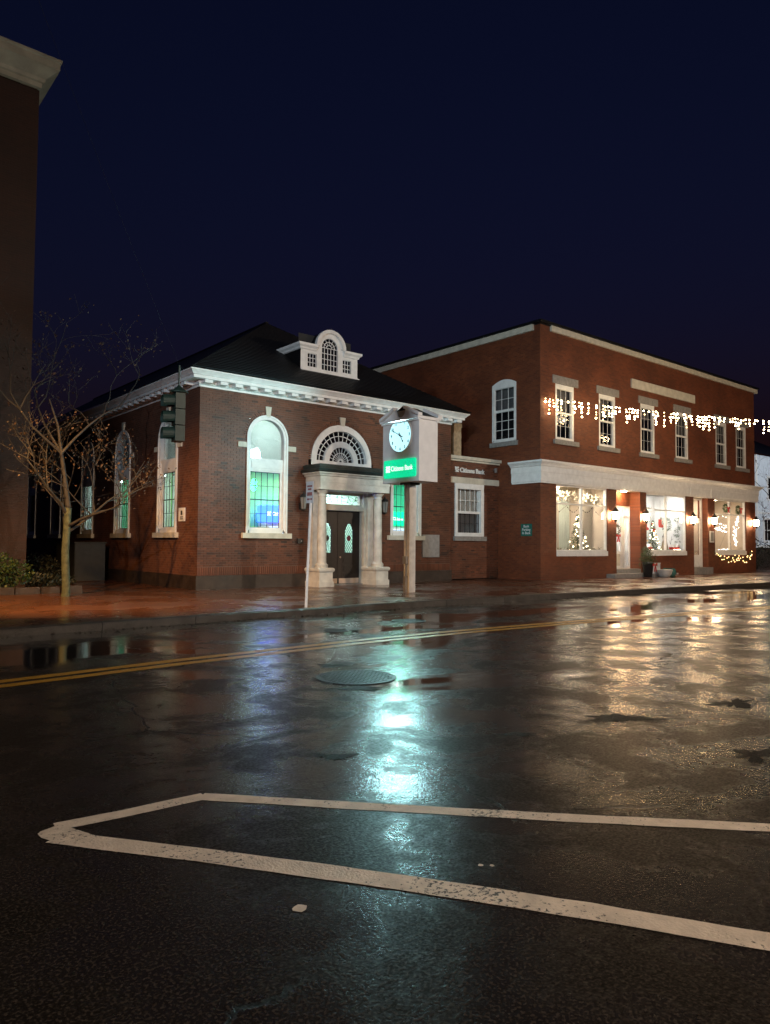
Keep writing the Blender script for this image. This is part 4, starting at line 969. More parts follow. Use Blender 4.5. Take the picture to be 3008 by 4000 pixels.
def display_window(a, b, label):
    z0, z1, zt, y = 1.36, 4.18, 3.38, .10
    f = MB()
    for u in (a, b-.07): f.box(*FRS(u,.04,z0), *FRS(u+.07,.16,z1))
    c = (a+b)/2
    f.box(*FRS(c-.045,.04,z0), *FRS(c+.045,.16,z1))
    for p, q in ((a+.07,c-.045),(c+.045,b-.07)):
        f.box(*FRS(p,.04,z0), *FRS(q,.16,z0+.06)); f.box(*FRS(p,.04,z1-.06), *FRS(q,.16,z1)); f.box(*FRS(p,.06,zt-.03), *FRS(q,.14,zt+.03))
    w = f.build('display_window', M['white'], shop)
    MB().box(*FRS(a-.0,-.03,1.14), *FRS(b+.0,.14,1.355)).build('sill', M['white'], w)
    for p, q in ((a+.07,c-.045),(c+.045,b-.07)):
        for e, g in ((z0+.06,zt-.03),(zt+.03,z1-.06)):
            MB().quad(FRS(p,y,e), FRS(q,y,e), FRS(q,y,g), FRS(p,y,g)).build('pane', M['glass'], w)
    return w
display_window(25.20, 28.93, ''); display_window(32.20, 35.98, ''); display_window(39.03, 42.72, '')
# recessed glazed door with sidelight, and the plain second door
d = MB(); y0, y1 = S+.56, S+.62
d.box(29.66,y0,.52,29.74,y1,3.5).box(31.14,y0,.52,31.24,y1,3.5).box(31.56,y0,.52,31.64,y1,3.5).box(29.74,y0,3.40,31.56,y1,3.5).box(29.74,y0,2.93,31.56,y1,3.02).box(31.24,y0,.52,31.56,y1,.66)
dcase = d.build('door_case', M['white'], shop)
for a, b, z0, z1 in ((29.74,31.14,3.02,3.40),(31.24,31.56,3.02,3.40),(31.24,31.56,.66,2.93)): MB().quad((a,y0+.03,z0),(b,y0+.03,z0),(b,y0+.03,z1),(a,y0+.03,z1)).build('pane', M['glass'], dcase)
d = MB().box(29.75,y0+.01,.53,30.02,y1-.01,2.92).box(30.92,y0+.01,.53,31.13,y1-.01,2.92).box(30.02,y0+.01,2.72,30.92,y1-.01,2.92).box(30.02,y0+.01,.53,30.92,y1-.01,1.35)
sd = d.build('shop_door', M['white'], shop)
MB().quad((30.02,y0+.03,1.35),(30.92,y0+.03,1.35),(30.92,y0+.03,2.72),(30.02,y0+.03,2.72)).build('pane', M['glass'], sd)
MB().box(30.12,y0+.004,.66,30.82,y0+.012,1.22).build('lower_panel', M['cream'], sd)
MB().ball((29.84,y0-.03,1.5), .035).build('door_knob', M['kick'], sd)
y0, y1 = S+.30, S+.38
d2c = MB().box(36.76,y0,.50,36.88,y1,4.18).box(38.12,y0,.50,38.24,y1,4.18).box(36.88,y0,4.08,38.12,y1,4.18).box(36.88,y0,3.0,38.12,y1,3.1).build('door_case', M['white'], shop)
MB().quad((36.88,y0+.04,3.1),(38.12,y0+.04,3.1),(38.12,y0+.04,4.08),(36.88,y0+.04,4.08)).build('pane', M['glass'], d2c)
sd2 = MB().box(36.89,y0+.01,.52,37.03,y1-.01,2.99).box(37.97,y0+.01,.52,38.11,y1-.01,2.99).box(37.03,y0+.01,2.83,37.97,y1-.01,2.99).box(37.03,y0+.01,.52,37.97,y1-.01,1.15).build('shop_door', M['white'], shop)
MB().quad((37.03,y0+.04,1.15),(37.97,y0+.04,1.15),(37.97,y0+.04,2.83),(37.03,y0+.04,2.83)).build('pane', M['glass'], sd2)

# interiors: three lit rooms
def room(x0, x1, y1, floor, zc, wm, lightm, panels, nm):
    y0 = S+.17
    MB().quad((x0,y1,floor),(x1,y1,floor),(x1,y1,zc),(x0,y1,zc)).quad((x0,y0,floor),(x0,y1,floor),(x0,y1,zc),(x0,y0,zc)).quad((x1,y0,floor),(x1,y1,floor),(x1,y1,zc),(x1,y0,zc)).quad((x0,y0,zc),(x1,y0,zc),(x1,y1,zc),(x0,y1,zc)).build('room_wall', wm, shop)
    MB().quad((x0,y0,floor),(x1,y0,floor),(x1,y1,floor),(x0,y1,floor)).build('display_floor', M['ifloor'], shop)
    for a, b, c, e in panels: MB().box(a,b,zc-.03,c,e,zc-.005).build('light_panel', lightm, shop)
room(24.3, 29.62, 21.6, 1.30, 4.30, M['iwarm'], M['panelw'], [(25.4,19.8,26.4,20.2),(27.4,19.8,28.4,20.2),(26.4,20.9,27.8,21.1)], '')
room(29.7, 36.72, 21.3, .50, 4.32, M['iwhite'], M['panelm'], [(32.4,19.62,34.6,19.74),(34.9,19.9,36.1,20.1),(30.2,20.2,31.4,20.5)], '')
room(36.74, 43.7, 21.4, .50, 4.30, M['iwarm'], M['panelw'], [(39.8,20.3,40.6,20.6),(41.4,20.3,42.0,20.6),(37.2,20.2,37.6,20.4)], '')
MB().box(32.0,S+.17,1.28,36.7,20.6,1.33).build('display_shelf', M['iwhite'], shop); MB().box(38.9,S+.17,1.28,43.6,20.6,1.33).build('display_shelf', M['iwarm'], shop)

MB().lathe((30.75,S+.3,4.15), [(.11,0),(.13,.02),(.13,.035)], 16).build('porch_light', M['porch'], shop)

# ------------------------------------------------------------------ lit wall lanterns on the piers
def lit_lantern(x, label):
    t = thing('wall_lantern', (x, S, 2.7), label, 'lantern', 'lit lanterns on the shop piers')
    y = S-.20
    MB().lathe((x,y,2.82), [(.115,0),(.125,.02),(.145,.30),(.14,.31)], 8).build('glass_body', M['lantern'], t)
    c = MB().lathe((x,y,3.13), [(.17,0),(.165,.02),(.11,.10),(.06,.17),(.03,.24),(.001,.26)], 8); c.build('cap', M['blackmetal'], t)
    f = MB().lathe((x,y,2.66), [(.02,0),(.05,.03),(.06,.10),(.115,.14),(.12,.158)], 8)
    for k in range(8):
        a = k*math.pi/4; f.tube([(x+.13*math.cos(a),y+.13*math.sin(a),2.82),(x+.15*math.cos(a),y+.15*math.sin(a),3.13)], .007, 4)
    f.build('frame', M['blackmetal'], t)
    MB().tube([(x,S,2.95),(x,S-.03,2.70),(x,y,2.68)], .016).box(x-.05,S-.03,2.8,x+.05,S-.003,3.05).build('bracket', M['blackmetal'], t)
for x, lab in ((29.28,'left of the shop door'),(31.86,'between the shop door and middle display window'),(36.33,'left of the narrow second door'),(38.60,'between the second door and right display window'),(43.60,'at the far right corner of the shop')):
    lit_lantern(x, 'lit black wall lantern '+lab)

# ------------------------------------------------------------------ decorations
def needles(mb, c, r, n, rr, L=.10, w=.022, flat=1.0):
    for _ in range(n):
        d = Vector((rr.gauss(0,1), rr.gauss(0,1)*flat, rr.gauss(0,1))).normalized(); p = Vector(c)+d*r*rr.random()**.5
        q = p + Vector((rr.gauss(0,1), rr.gauss(0,1), rr.gauss(0,.8))).normalized()*L*rr.uniform(.5,1.2); s = d.orthogonal().normalized()*w
        mb.add([p-s, p+s, q], [(0,1,2)])
bulb_in = {k: MB().ball((0,0,0), r, 6, 4).mesh('bulb', M[k]) for k, r in (('bulbs',.020),('bulbw',.019),('bulbo',.02),('bulb',.034),('bulbdim',.024))}
def xmas_tree(x, y, z, h, r, nb, bk, label, seed, extra=None):
    rr = random.Random(seed); t = thing('christmas_tree', (x,y,z), label, 'christmas tree')
    m = MB()
    for i in range(1500):
        k = rr.random()**1.35; zz = z+h*k; R = r*(1-k)*rr.uniform(.25,1.05); a = rr.uniform(0,6.283)
        p = Vector((x+R*math.cos(a), y+R*math.sin(a), zz)); q = p + Vector((math.cos(a)*.09, math.sin(a)*.09, rr.uniform(-.07,.05)))
        sx = Vector((-math.sin(a), math.cos(a), rr.uniform(-.4,.4)))*.022; m.add([p-sx, p+sx, q], [(0,1,2)])
    m.build('branches', M['pine'], t); MB().tube([(x,y,z),(x,y,z+h*.9)], [.03,.006], 6).build('trunk', M['darkbark'], t)
    for i in range(nb):
        k = rr.random()**1.25*.95; R = r*(1-k)*rr.uniform(.85,1.08); a = rr.uniform(math.pi*.75, math.pi*2.1)
        link('bulb', bulb_in[bk], t, (x+R*math.cos(a), y+R*math.sin(a), z+.03+h*k))
    if extra:
        for i in range(extra):
            k = rr.random(); R = r*(1-k)*1.0; a = rr.uniform(math.pi*.75, math.pi*2.1)
            MB().ball((x+R*math.cos(a), y+R*math.sin(a), z+h*k), .045, 8, 6).build('bauble', M['red'] if i % 2 else M['gold'], t, True)
    return t
xmas_tree(27.95, 20.0, 1.32, 1.68, .52, 48, 'bulbs', 'slim fairy-lit christmas tree in the left display window', 1)
xmas_tree(34.20, 19.95, 1.34, 1.55, .42, 34, 'bulbs', 'tree with baubles and lights in the middle display window', 2, 16)
def star(x, y, z, r, label, seed):
    rr = random.Random(seed); t = thing('paper_star', (x,y,z), label, 'star', 'folded paper stars hung in the left display window')
    m = MB(); dirs = []
    for i in range(14):
        zz = 1-2*(i+.5)/14; a = i*2.39996; q = math.sqrt(1-zz*zz); dirs.append(Vector((q*math.cos(a), q*math.sin(a), zz)))
    for d in dirs:
        u = d.orthogonal().normalized(); v = d.cross(u); c = Vector((x,y,z)); b = [c+d*r*.28+(u*math.cos(t_)+v*math.sin(t_))*r*.24 for t_ in (0,1.571,3.142,4.712)]
        m.add(b+[c+d*r], [(0,1,4),(1,2,4),(2,3,4),(3,0,4),(0,3,2,1)])
    m.build('points', M['paper'], t); MB().tube([(x,y,z+r*.3),(x,y,4.28)], .004, 3).build('thread', M['blackmetal'], t)
for i, (px, py, r, lab) in enumerate(((180,370,.30,'leftmost paper star, half hidden by the corner pier'),(345,370,.33,'big pale paper star, second from the corner pier'),(515,330,.16,'tiny paper star high beside the window mullion, left of it'),(565,440,.16,'tiny low paper star just left of the mullion'),(780,420,.27,'dark-centred paper star just right of the mullion'),(965,460,.32,'low paper star at the right of the left display window'))):
    p = onY(2150+px/5.543, 1870+py/5.543, 19.75); star(p.x, p.y, p.z, r, lab, i)
# bead garland, picture, curtains and cuttings in the left window
t = thing('bead_garland', (27,19.6,3.0), 'swagged garland of dark beads across the left display window', 'garland')
nodes = [onY(2150+px/5.543, 1870+py/5.543, 19.55) for px, py in ((190,715),(350,580),(500,725),(630,590),(780,730),(912,612),(1060,800))]
cord = []
for a, b, c in zip(nodes[1::2], nodes[2::2], nodes[3::2]):
    for k in range(12):
        q = k/12; cord.append(a*(1-q)**2 + (b*2-(a+c)/2)*2*q*(1-q) + c*q*q)
cord = [nodes[0]] + cord + [nodes[-2], (nodes[-2]+nodes[-1])/2-Vector((0,0,.04)), nodes[-1]]
MB().tube(cord, .006, 4).build('cord', M['blackmetal'], t)
bd = MB().ball((0,0,0), .024, 6, 4).mesh('bead', M['blackmetal'])
for i, p in enumerate(cord):
    if i % 2 == 0: link('bead', bd, t, p)
t = thing('picture_frame', (26.3,21.5,2.2), 'small dark-framed picture on the wall of the left display window', 'picture')
p0, p1 = onY(2150+190/5.543, 1870+1180/5.543, 21.5), onY(2150+295/5.543, 1870+960/5.543, 21.5)
MB().box(p0.x,21.55,p0.z,p1.x,21.58,p1.z).build('frame', M['darkwood'], t); MB().box(p0.x+.06,21.54,p0.z+.06,p1.x-.06,21.551,p1.z-.06).build('mount', M['iwhite'], t); MB().box(p0.x+.17,21.53,p0.z+.2,p1.x-.17,21.541,p1.z-.2).build('print', M['gcurtain'], t)
def curtain(x0, x1, y, z0, z1, m, label, amp=.04, n=40):
    c = MB()
    for i in range(n):
        a, b = x0+(x1-x0)*i/n, x0+(x1-x0)*(i+1)/n; ya, yb = y+amp*math.sin(i*1.3), y+amp*math.sin((i+1)*1.3)
        c.quad((a,ya,z0),(b,yb,z0),(b,yb,z1),(a,ya,z1))
    return one('curtain', c, m, label, 'curtain', smooth=True)
curtain(27.05, 27.75, 20.9, 1.35, 4.2, M['curtain'], 'white curtain left of the tree in the left display window')
curtain(28.75, 29.45, 20.3, 1.35, 4.2, M['curtain'], 'white curtain right of the tree in the left display window')
curtain(27.8, 29.0, 21.2, 1.35, 4.2, M['blind'], 'pale sheer curtain behind the tree in the left display window', .02)
curtain(40.9, 41.3, 20.9, 1.35, 4.2, pmat('orange_curtain', (.42,.13,.05), .8), 'orange curtain in the right display window')
rr = random.Random(4)
def cuttings(x0, x1, y, z, n, label, m, hh=.12):
    mb = MB()
    for i in range(n):
        x = rr.uniform(x0, x1); needles(mb, (x, y+rr.uniform(-.12,.12), z+rr.uniform(0,hh)), .08, 8, rr, .12, .012)
    return one('pine_cuttings', mb, m, label, 'greenery')
cuttings(25.4, 28.8, 19.5, 1.34, 90, 'row of evergreen cuttings along the left display window sill', M['pineb'])
cuttings(32.4, 35.9, 19.5, 1.36, 60, 'evergreen cuttings along the middle display window sill', M['pine'], .06)
cuttings(25.3, 25.75, 19.8, 1.5, 40, 'dark potted sprig at the left end of the left display window', M['pine'], .3)
cuttings(32.25, 33.0, 19.42, 3.42, 26, 'sprig of greenery on the transom of the middle display window', M['pineb'], .08)
def wreath(x, y, z, r, label, bow=(0,-.1), seed=0, m='pine'):
    r2 = random.Random(seed); t = thing('wreath', (x,y,z-r), label, 'wreath'); mb = MB()
    for i in range(60):
        a = i*6.283/60; needles(mb, (x+r*.75*math.cos(a), y, z+r*.75*math.sin(a)), r*.26, 9, r2, .11, .014)
    mb.build('greens', M[m], t)
    if bow is not None:
        bx, bz = x+bow[0]*r*8, z+bow[1]*r*8
        b = MB()
        for s in (-1, 1):
            b.prism([(bx,bz),(bx+s*r*.45,bz+r*.28),(bx+s*r*.5,bz-r*.12)], lambda u,d,zz: (u,y-.14+d,zz), 0, .05)
            b.prism([(bx,bz),(bx+s*r*.12,bz),(bx+s*r*.42,bz-r*.95),(bx+s*r*.14,bz-r*.9)], lambda u,d,zz: (u,y-.12+d,zz), 0, .02)
        b.build('bow', M['red'], t)
    return t
wreath(35.45, 19.9, 2.72, .42, 'big evergreen wreath in the middle display window', None, 3)
wreath(30.42, 19.60, 2.35, .30, 'wreath with red ribbon on the recessed shop door', (0,-.12), 4, 'pineb')
wreath(40.25, S-.02, 3.72, .27, 'left of two wreaths with red bows at the right display window top', (.05,.0), 5)
wreath(41.75, S-.02, 3.68, .27, 'right of two wreaths with red bows at the right display window top', (.05,.02), 6)
cuttings(36.25, 36.5, 19.8, 1.8, 50, 'hanging evergreen swag at the right end of the middle display window', M['pine'], 1.3)
def stocking(x, y, z, h, label):
    t = thing('stocking', (x,y,z-h), label, 'stocking'); f = lambda u, d, zz: (x+u, y+d, z+zz)
    MB().prism([(-.10,0),(.10,0),(.10,-h*.6),(.24,-h*.72),(.27,-h*.9),(.18,-h),(-.06,-h*.95),(-.11,-h*.7)], f, 0, .07).build('foot', M['red'], t)
    MB().prism([(-.12,.04),(.12,.04),(.12,-.06),(-.12,-.06)], f, -.01, .08).build('cuff', M['iwhite'], t)
    MB().tube([(x,y+.03,z+.04),(x,y+.03,z+.9)], .004, 3).build('thread', M['blackmetal'], t)
stocking(34.55, 19.7, 3.02, .48, 'red stocking hung right of the tree in the middle display window')
stocking(33.0, 19.6, 2.80, .42, 'red stocking hung at the left edge of the middle display window')
# doll, little houses and parcels on the shelf
t = thing('felt_figure', (35.35,19.95,1.34), 'beige felt figure standing under the wreath in the middle window', 'figure')
MB().lathe((35.35,19.95,1.34), [(.16,0),(.18,.15),(.13,.42),(.09,.55),(.02,.56)], 14).build('body', M['tan'], t, True)
MB().ball((35.35,19.95,2.0), .12, 12, 8).build('head', M['curtain'], t, True); MB().lathe((35.35,19.95,2.06), [(.13,0),(.06,.16),(.01,.34)], 12).build('hat', M['gcurtain'], t, True)
for i, (x, lab) in enumerate(((33.45,'red toy block with lights at the left of the middle display shelf'),(35.75,'small red toy house beside the felt figure'),(36.1,'red toy house at the right of the middle display shelf'))):
    t = thing('toy_house', (x,19.7,1.34), lab, 'toy')
    MB().box(x-.14,19.62,1.34,x+.14,19.85,1.55).build('walls', M['red'], t); MB().prism([(x-.17,1.55),(x+.17,1.55),(x,1.70)], FRS, .50, .77).build('roof', M['iwhite'], t)
    for k in range(4): link('bulb', bulb_in['bulbs'], t, (x-.12+k*.08, 19.58, 1.42))
t = thing('twig_branch', (36.0,19.9,1.5), 'bare dark twig standing beside the felt figure', 'twig')
MB().tube([(35.75,19.9,1.34),(35.85,19.9,1.75),(36.0,19.9,2.15)], [.014,.01,.004], 5).tube([(35.83,19.9,1.7),(35.68,19.9,1.95)], [.008,.003], 4).tube([(35.9,19.9,1.9),(36.12,19.9,2.0)], [.008,.003], 4).build('stems', M['darkbark'], t)
t = thing('wall_lettering', (36.2,21.2,2.2), 'small dark letters reading HOME on the middle display backdrop', 'lettering')
p = onY(2380+1225/4.891, 1900+935/4.891, 21.28); m_, w_ = text_mb('HOME', .20, lambda u, d, z: (p.x+u, 21.27+d, p.z+z), 0, .01, .003); m_.build('letters', M['gcurtain'], t)
# net and string lights in the right window, trimmed topiary shape
def fairy(label, pts, bk, cat='string lights', nm='fairy_light_string', gm=None):
    t = thing(nm, pts[0], label, cat); MB().tube(pts, .004, 3).build('wire', M['blackmetal'], t)
    for p in pts: link('bulb', bulb_in[bk], t, p)
    return t
rr = random.Random(12)
pts = []
for (x0, y0, x1, y1, n) in ((700,560,850,580,3),(640,680,850,720,6),(650,780,850,770,8),(660,800,850,850,12),(700,1180,880,1170,6)):
    for k in range(n): q = onY(2660+(x0+(x1-x0)*k/max(1,n-1)+rr.uniform(-12,12))/4.779, 1900+(y0+(y1-y0)*k/max(1,n-1)+rr.uniform(-16,16))/4.779, 19.55); pts.append(q)
fairy('white fairy lights across the left half of the right display window', pts, 'bulbw')
pts = []
for k in range(38):
    q = k/37; cx_ = 1085-65*q-70*math.sin(q*3.1)*(1 if k % 2 else .2); pts.append(onY(2660+(cx_+rr.uniform(-22,30))/4.779, 1900+(560+540*q+rr.uniform(-8,8))/4.779, 19.6))
fairy('dense column of white fairy lights in the right half of the right display window', pts, 'bulbw')
# garland with amber lights below the right window
t = thing('lit_garland', (40.9,S,1.0), 'evergreen garland with amber lights sagging below the right display window', 'garland')
gp = [onY(2660+px/4.779, 1900+py/4.779, S-.14) for px, py in ((640,1230),(760,1330),(900,1370),(1000,1330),(1060,1330),(1180,1400),(1260,1320),(1300,1210))]
mb = MB(); rr = random.Random(21)
for a, b in zip(gp, gp[1:]):
    for k in range(5): needles(mb, a+(b-a)*(k/5), .10, 12, rr, .12, .015)
mb.build('greens', M['pine'], t)
for a, b in zip(gp, gp[1:]):
    for k in range(5):
        p = a+(b-a)*(k/5); link('bulb', bulb_in['bulbo'], t, (p.x+rr.uniform(-.1,.1), S-.24, p.z+rr.uniform(-.2,.17)))
# framed notice on the pier
t = thing('framed_notice', (38.62,S,1.9), 'white framed notice on the pier below the fourth lantern', 'notice')
MB().box(38.42,S-.04,1.82,38.86,S-.003,2.42).build('frame', M['white'], t); MB().box(38.47,S-.046,1.88,38.81,S-.041,2.36).build('sheet', M['gcurtain'], t)
# green parking board on the side wall
t = thing('parking_board', (SX,19.82,2.0), 'small green board reading Bank Parking In Back on the shop side wall', 'sign')
fg = lambda u, d, z: (SX+d, 19.82-u, z)
MB().box(SX-.03,19.53,1.98,SX-.004,20.11,2.49).build('board', M['signgreen'], t)
for body, z in (('Bank',2.34),('Parking',2.20),('In Back',2.06)):
    m_, w_ = text_mb(body, .15, fg, -.036, .004, .001, 'CENTER'); m_.v = [(a, b, c+z) for a, b, c in m_.v]; m_.build('lettering', M['white'], t)

# planter and pots by the door
t = thing('tall_planter', (31.2,18.35,.15), 'tall black planter of evergreens with a red bow by the shop steps', 'planter')
px_, py_ = 31.15, 18.42
MB().lathe((px_,py_,.15), [(.16,0),(.18,.02),(.25,.62),(.27,.64),(.27,.70),(.2,.70)], 16).build('pot', M['blackmetal'], t, True)
rr = random.Random(8); mb = MB()
for i in range(150):
    a = rr.uniform(0,6.283); k = rr.random(); R = rr.uniform(.05,.42)*(1.1-k*.6); zz = .80+.75*k-.25*R
    needles(mb, (px_+R*math.cos(a), py_+R*math.sin(a), zz), .07, 8, rr, .16, .012)
mb.build('greens', M['shrubleaf'], t)
b = MB()
for s in (-1, 1):
    f = lambda u, d, z: (px_+.14+u, py_-.30+d, z)
    b.prism([(0,.72),(s*.16,.82),(s*.18,.68)], f, 0, .04); b.prism([(0,.70),(s*.03,.70),(s*.12,.42),(s*.05,.42)], f, .0, .02)
b.build('bow', M['red'], t)
t = thing('white_crate', (32.0,18.35,.15), 'upright pale tub leaning behind the white bowl pot', 'tub')
MB().add([(31.72,18.42,.30),(32.22,18.42,.26),(32.30,18.46,.78),(31.84,18.46,.78),(31.72,18.62,.30),(32.22,18.62,.26),(32.30,18.66,.78),(31.84,18.66,.78)], [(0,1,2,3),(7,6,5,4),(0,4,5,1),(1,5,6,2),(2,6,7,3),(3,7,4,0)]).build('body', pmat('pale_blue_plastic', (.5,.54,.58), .5), t)
MB().box(31.80,18.44,.78,32.32,18.68,.81).build('rim', M['terracotta'], t); MB().box(31.75,18.44,.15,32.2,18.62,.27).build('base', M['greystone'], t)
t = thing('bowl_pot', (32.18,18.15,.15), 'white tapered bowl pot on the pavement by the steps', 'pot')
MB().lathe((32.15,18.18,.15), [(.20,0),(.23,.01),(.33,.16),(.37,.30),(.385,.32),(.385,.35),(.34,.35),(.31,.28)], 22).build('bowl', M['terracotta'], t, True); MB().lathe((32.15,18.18,.42), [(.32,0),(.31,.005)], 20).build('soil', M['soil'], t)
t = thing('glazed_pot', (32.85,18.3,.15), 'dark teal glazed pot right of the white bowl pot', 'pot')
MB().lathe((32.85,18.32,.15), [(.22,0),(.26,.02),(.33,.16),(.32,.28),(.27,.36),(.29,.40),(.25,.40)], 22).build('jar', M['tealpot'], t, True); MB().box(33.08,18.05,.26,33.22,18.2,.33).build('handle', M['terracotta'], t)

# ================================================================== CLOCK SIGN
CX0, CX1, CY0, CY1, CZ0, CZ1 = 13.95, 14.68, 15.34, 16.95, 3.36, 5.14
CYM, CXM = (CY0+CY1)/2, (CX0+CX1)/2
clock = thing('street_clock', (14.3,16.12,.15), 'white street clock box with lit dial and green lit bank panel on a post', 'clock')
FA = lambda u, d, z: (CX0+d, CYM-u, z)            # face towards the left end of the street
FB = lambda u, d, z: (CX1-d, CYM+u, z)            # the opposite face
M['clockwhite'] = pmat('clock_white_paint', (.80,.79,.78), .5, .06, 4, .08, bscale=20)
M['postpaint'] = pmat('chipped_post_paint', (.80,.78,.74), .5, .15, 5, .2)
M['numeral'] = pmat('black_numeral', (.01,.015,.02), .5, .05, 5)
MB().box(CX0,CY0,CZ0,CX1,CY1,CZ1).build('case', M['clockwhite'], clock)
for fn in (FA, FB):
    hw = (CY1-CY0)/2
    # cornice moulding and broken pediment with a round notch
    MB().box(*fn(-hw-.02,-.05,5.10), *fn(hw+.02,.06,5.16)).box(*fn(-hw-.05,-.09,5.16), *fn(hw+.05,.06,5.22)).build('cornice', M['clockwhite'], clock)
    zt = 5.60
    R = [(hw,5.22)] + [(.24,5.22+(zt-5.22)*(1-.24/hw))] + [(.20*math.cos(rad(a)), 5.40+.14*math.sin(rad(a))) for a in range(0,-181,-20)] + [(-.24,5.22+(zt-5.22)*(1-.24/hw)),(-hw,5.22)]
    # fan the notch outline into strips so that the face stays planar
    pm = MB(); n_ = len(R)
    low = [(p[0],5.22) for p in R]
    for i in range(n_-1):
        pm.add([fn(R[i][0],-.02,R[i][1]), fn(R[i+1][0],-.02,R[i+1][1]), fn(low[i+1][0],-.02,5.22), fn(low[i][0],-.02,5.22)], [(0,1,2,3)])
        pm.add([fn(R[i][0],-.02,R[i][1]), fn(R[i+1][0],-.02,R[i+1][1]), fn(R[i+1][0],.06,R[i+1][1]), fn(R[i][0],.06,R[i][1])], [(0,1,2,3)])
    pm.build('pediment', M['clockwhite'], clock)
    for s in (-1, 1):
        z1 = 5.22+(zt-5.22)*(1-.22/hw)
        MB().prism([(s*(hw+.08),5.22),(s*.22,z1),(s*.22,z1+.09),(s*(hw+.08),5.30)], fn, -.10, .05).build('raking_cornice', M['clockwhite'], clock)
    MB().prism([(-.25,5.24),(.25,5.24),(.25,5.48),(-.25,5.48)], fn, .07, .10).build('notch_back', M['tan'], clock)
    dl = MB().prism([(.485*math.cos(t), 4.74+.485*math.sin(t)) for t in [k*math.pi/32 for k in range(64)]], fn, -.012, -.002).build('dial', M['dial'], clock)
    MB().band([(.505*math.cos(t), 4.74+.505*math.sin(t)) for t in [k*math.pi/32 for k in range(64)]], [(.484*math.cos(t), 4.74+.484*math.sin(t)) for t in [k*math.pi/32 for k in range(64)]], fn, -.03, -.001, True).build('bezel', M['clockwhite'], dl)
    for h in range(1, 13):
        a = rad(90-30*h); m_, w_ = text_mb(str(h), .125, lambda u, d, z: (u, d, z), -.018, .004, .003)
        zc = (min(v[2] for v in m_.v)+max(v[2] for v in m_.v))/2; uc = (w_[0]+w_[1])/2
        m_.v = [fn((v[0]-uc)*.9+.40*math.cos(a), v[1], 4.74+(v[2]-zc)+.40*math.sin(a)) for v in m_.v]; m_.build('numeral', M['numeral'], dl)
    def hand(ang, L, w, dd, tail):
        a = rad(90-ang); c_, s_ = math.cos(a), math.sin(a)
        pts = [(-tail,-w*.8),(-tail*.3,-w*.35),(L*.1,-w*.5),(L*.66,-w*.35),(L*.76,-w),(L,0),(L*.76,w),(L*.66,w*.35),(L*.1,w*.5),(-tail*.3,w*.35),(-tail,w*.8)]
        return MB().prism([(x*c_-y*s_, 4.74+x*s_+y*c_) for x, y in pts], fn, dd, dd+.006).build('hand', M['numeral'], dl)
    hand(296, .40, .022, -.034, .13); hand(148, .26, .026, -.026, .10)
    MB().prism([(.03*math.cos(t), 4.74+.03*math.sin(t)) for t in [k*.524 for k in range(12)]], fn, -.045, -.02).build('hub', M['numeral'], dl)
    sg = MB(); hw2 = .70
    rc = lambda w, z0, z1, r: [(w-r+r*math.cos(rad(a)), z1-r+r*math.sin(rad(a))) for a in (0,30,60,90)] + [(-w+r+r*math.cos(rad(a)), z1-r+r*math.sin(rad(a))) for a in (90,120,150,180)] + [(-w+r+r*math.cos(rad(a)), z0+r+r*math.sin(rad(a))) for a in (180,210,240,270)] + [(w-r+r*math.cos(rad(a)), z0+r+r*math.sin(rad(a))) for a in (270,300,330,360)]
    sgo = sg.prism(rc(hw2,3.50,4.03,.05), fn, -.05, -.002).build('lit_panel', M['boxgreen'], clock)
    m_, w_ = text_mb('Citizens Bank', .20, lambda u, d, z: (u,d,z), -.058, .006, .001)
    k_ = (.60+.36)/(w_[1]-w_[0]); m_.v = [fn(-.36+(v[0]-w_[0])*k_*1.0, v[1], 3.70+v[2]*1.05) for v in m_.v]
    logo_mb(m_, -.50, 3.765, .19, fn, -.058, -.052); m_.build('lettering', M['boxwhite'], sgo)
# gable roof over the case
rf = MB()
for s in (-1, 1): rf.add([(CX0+.06,CYM,5.60),(CX1-.06,CYM,5.60),(CX1-.06,CYM+s*.86,5.22),(CX0+.06,CYM+s*.86,5.22)], [(0,1,2,3)])
rf.build('roof', M['slate'], clock)
MB().box(CX0+.02,CY0-.06,5.14,CX1-.02,CY0+.0,5.22).box(CX0+.02,CY1,5.14,CX1-.02,CY1+.06,5.22).build('eaves_moulding', M['clockwhite'], clock)
MB().box(14.19,16.0,.15,14.43,16.24,3.36).box(14.22,16.03,3.2,14.40,16.21,3.36).build('post', M['postpaint'], clock)
cdt = MB().box(14.10,16.06,.15,14.188,16.16,.62).tube([(14.145,16.11,.62),(14.145,16.11,.98)], .025, 8).box(14.09,16.04,.98,14.188,16.18,1.20).tube([(14.16,16.11,1.2),(14.16,16.11,3.36)], .012, 6)
cdt.build('conduit_box', M['greymetal'], clock)
MB().box(14.12,15.9,3.30,14.5,16.35,3.358).build('post_cap', M['blackmetal'], clock)
DIAL_W, GREEN_W = 310, 40
lightobj('dial_light', 'AREA', (CX0-.055,CYM,4.74), DIAL_W, (.52,.90,1.0), clock, .94, aim=(CX0-5,CYM,4.74))
lightobj('dial_light', 'AREA', (CX1+.055,CYM,4.74), DIAL_W*.5, (.52,.90,1.0), clock, .94, aim=(CX1+5,CYM,4.74))
lightobj('panel_light', 'AREA', (CX0-.07,CYM,3.76), GREEN_W, (.05,1.0,.5), clock, .5, aim=(CX0-5,CYM,3.76))

clock.location = (14.82,16.70,.15); clock.scale = (1.035,)*3

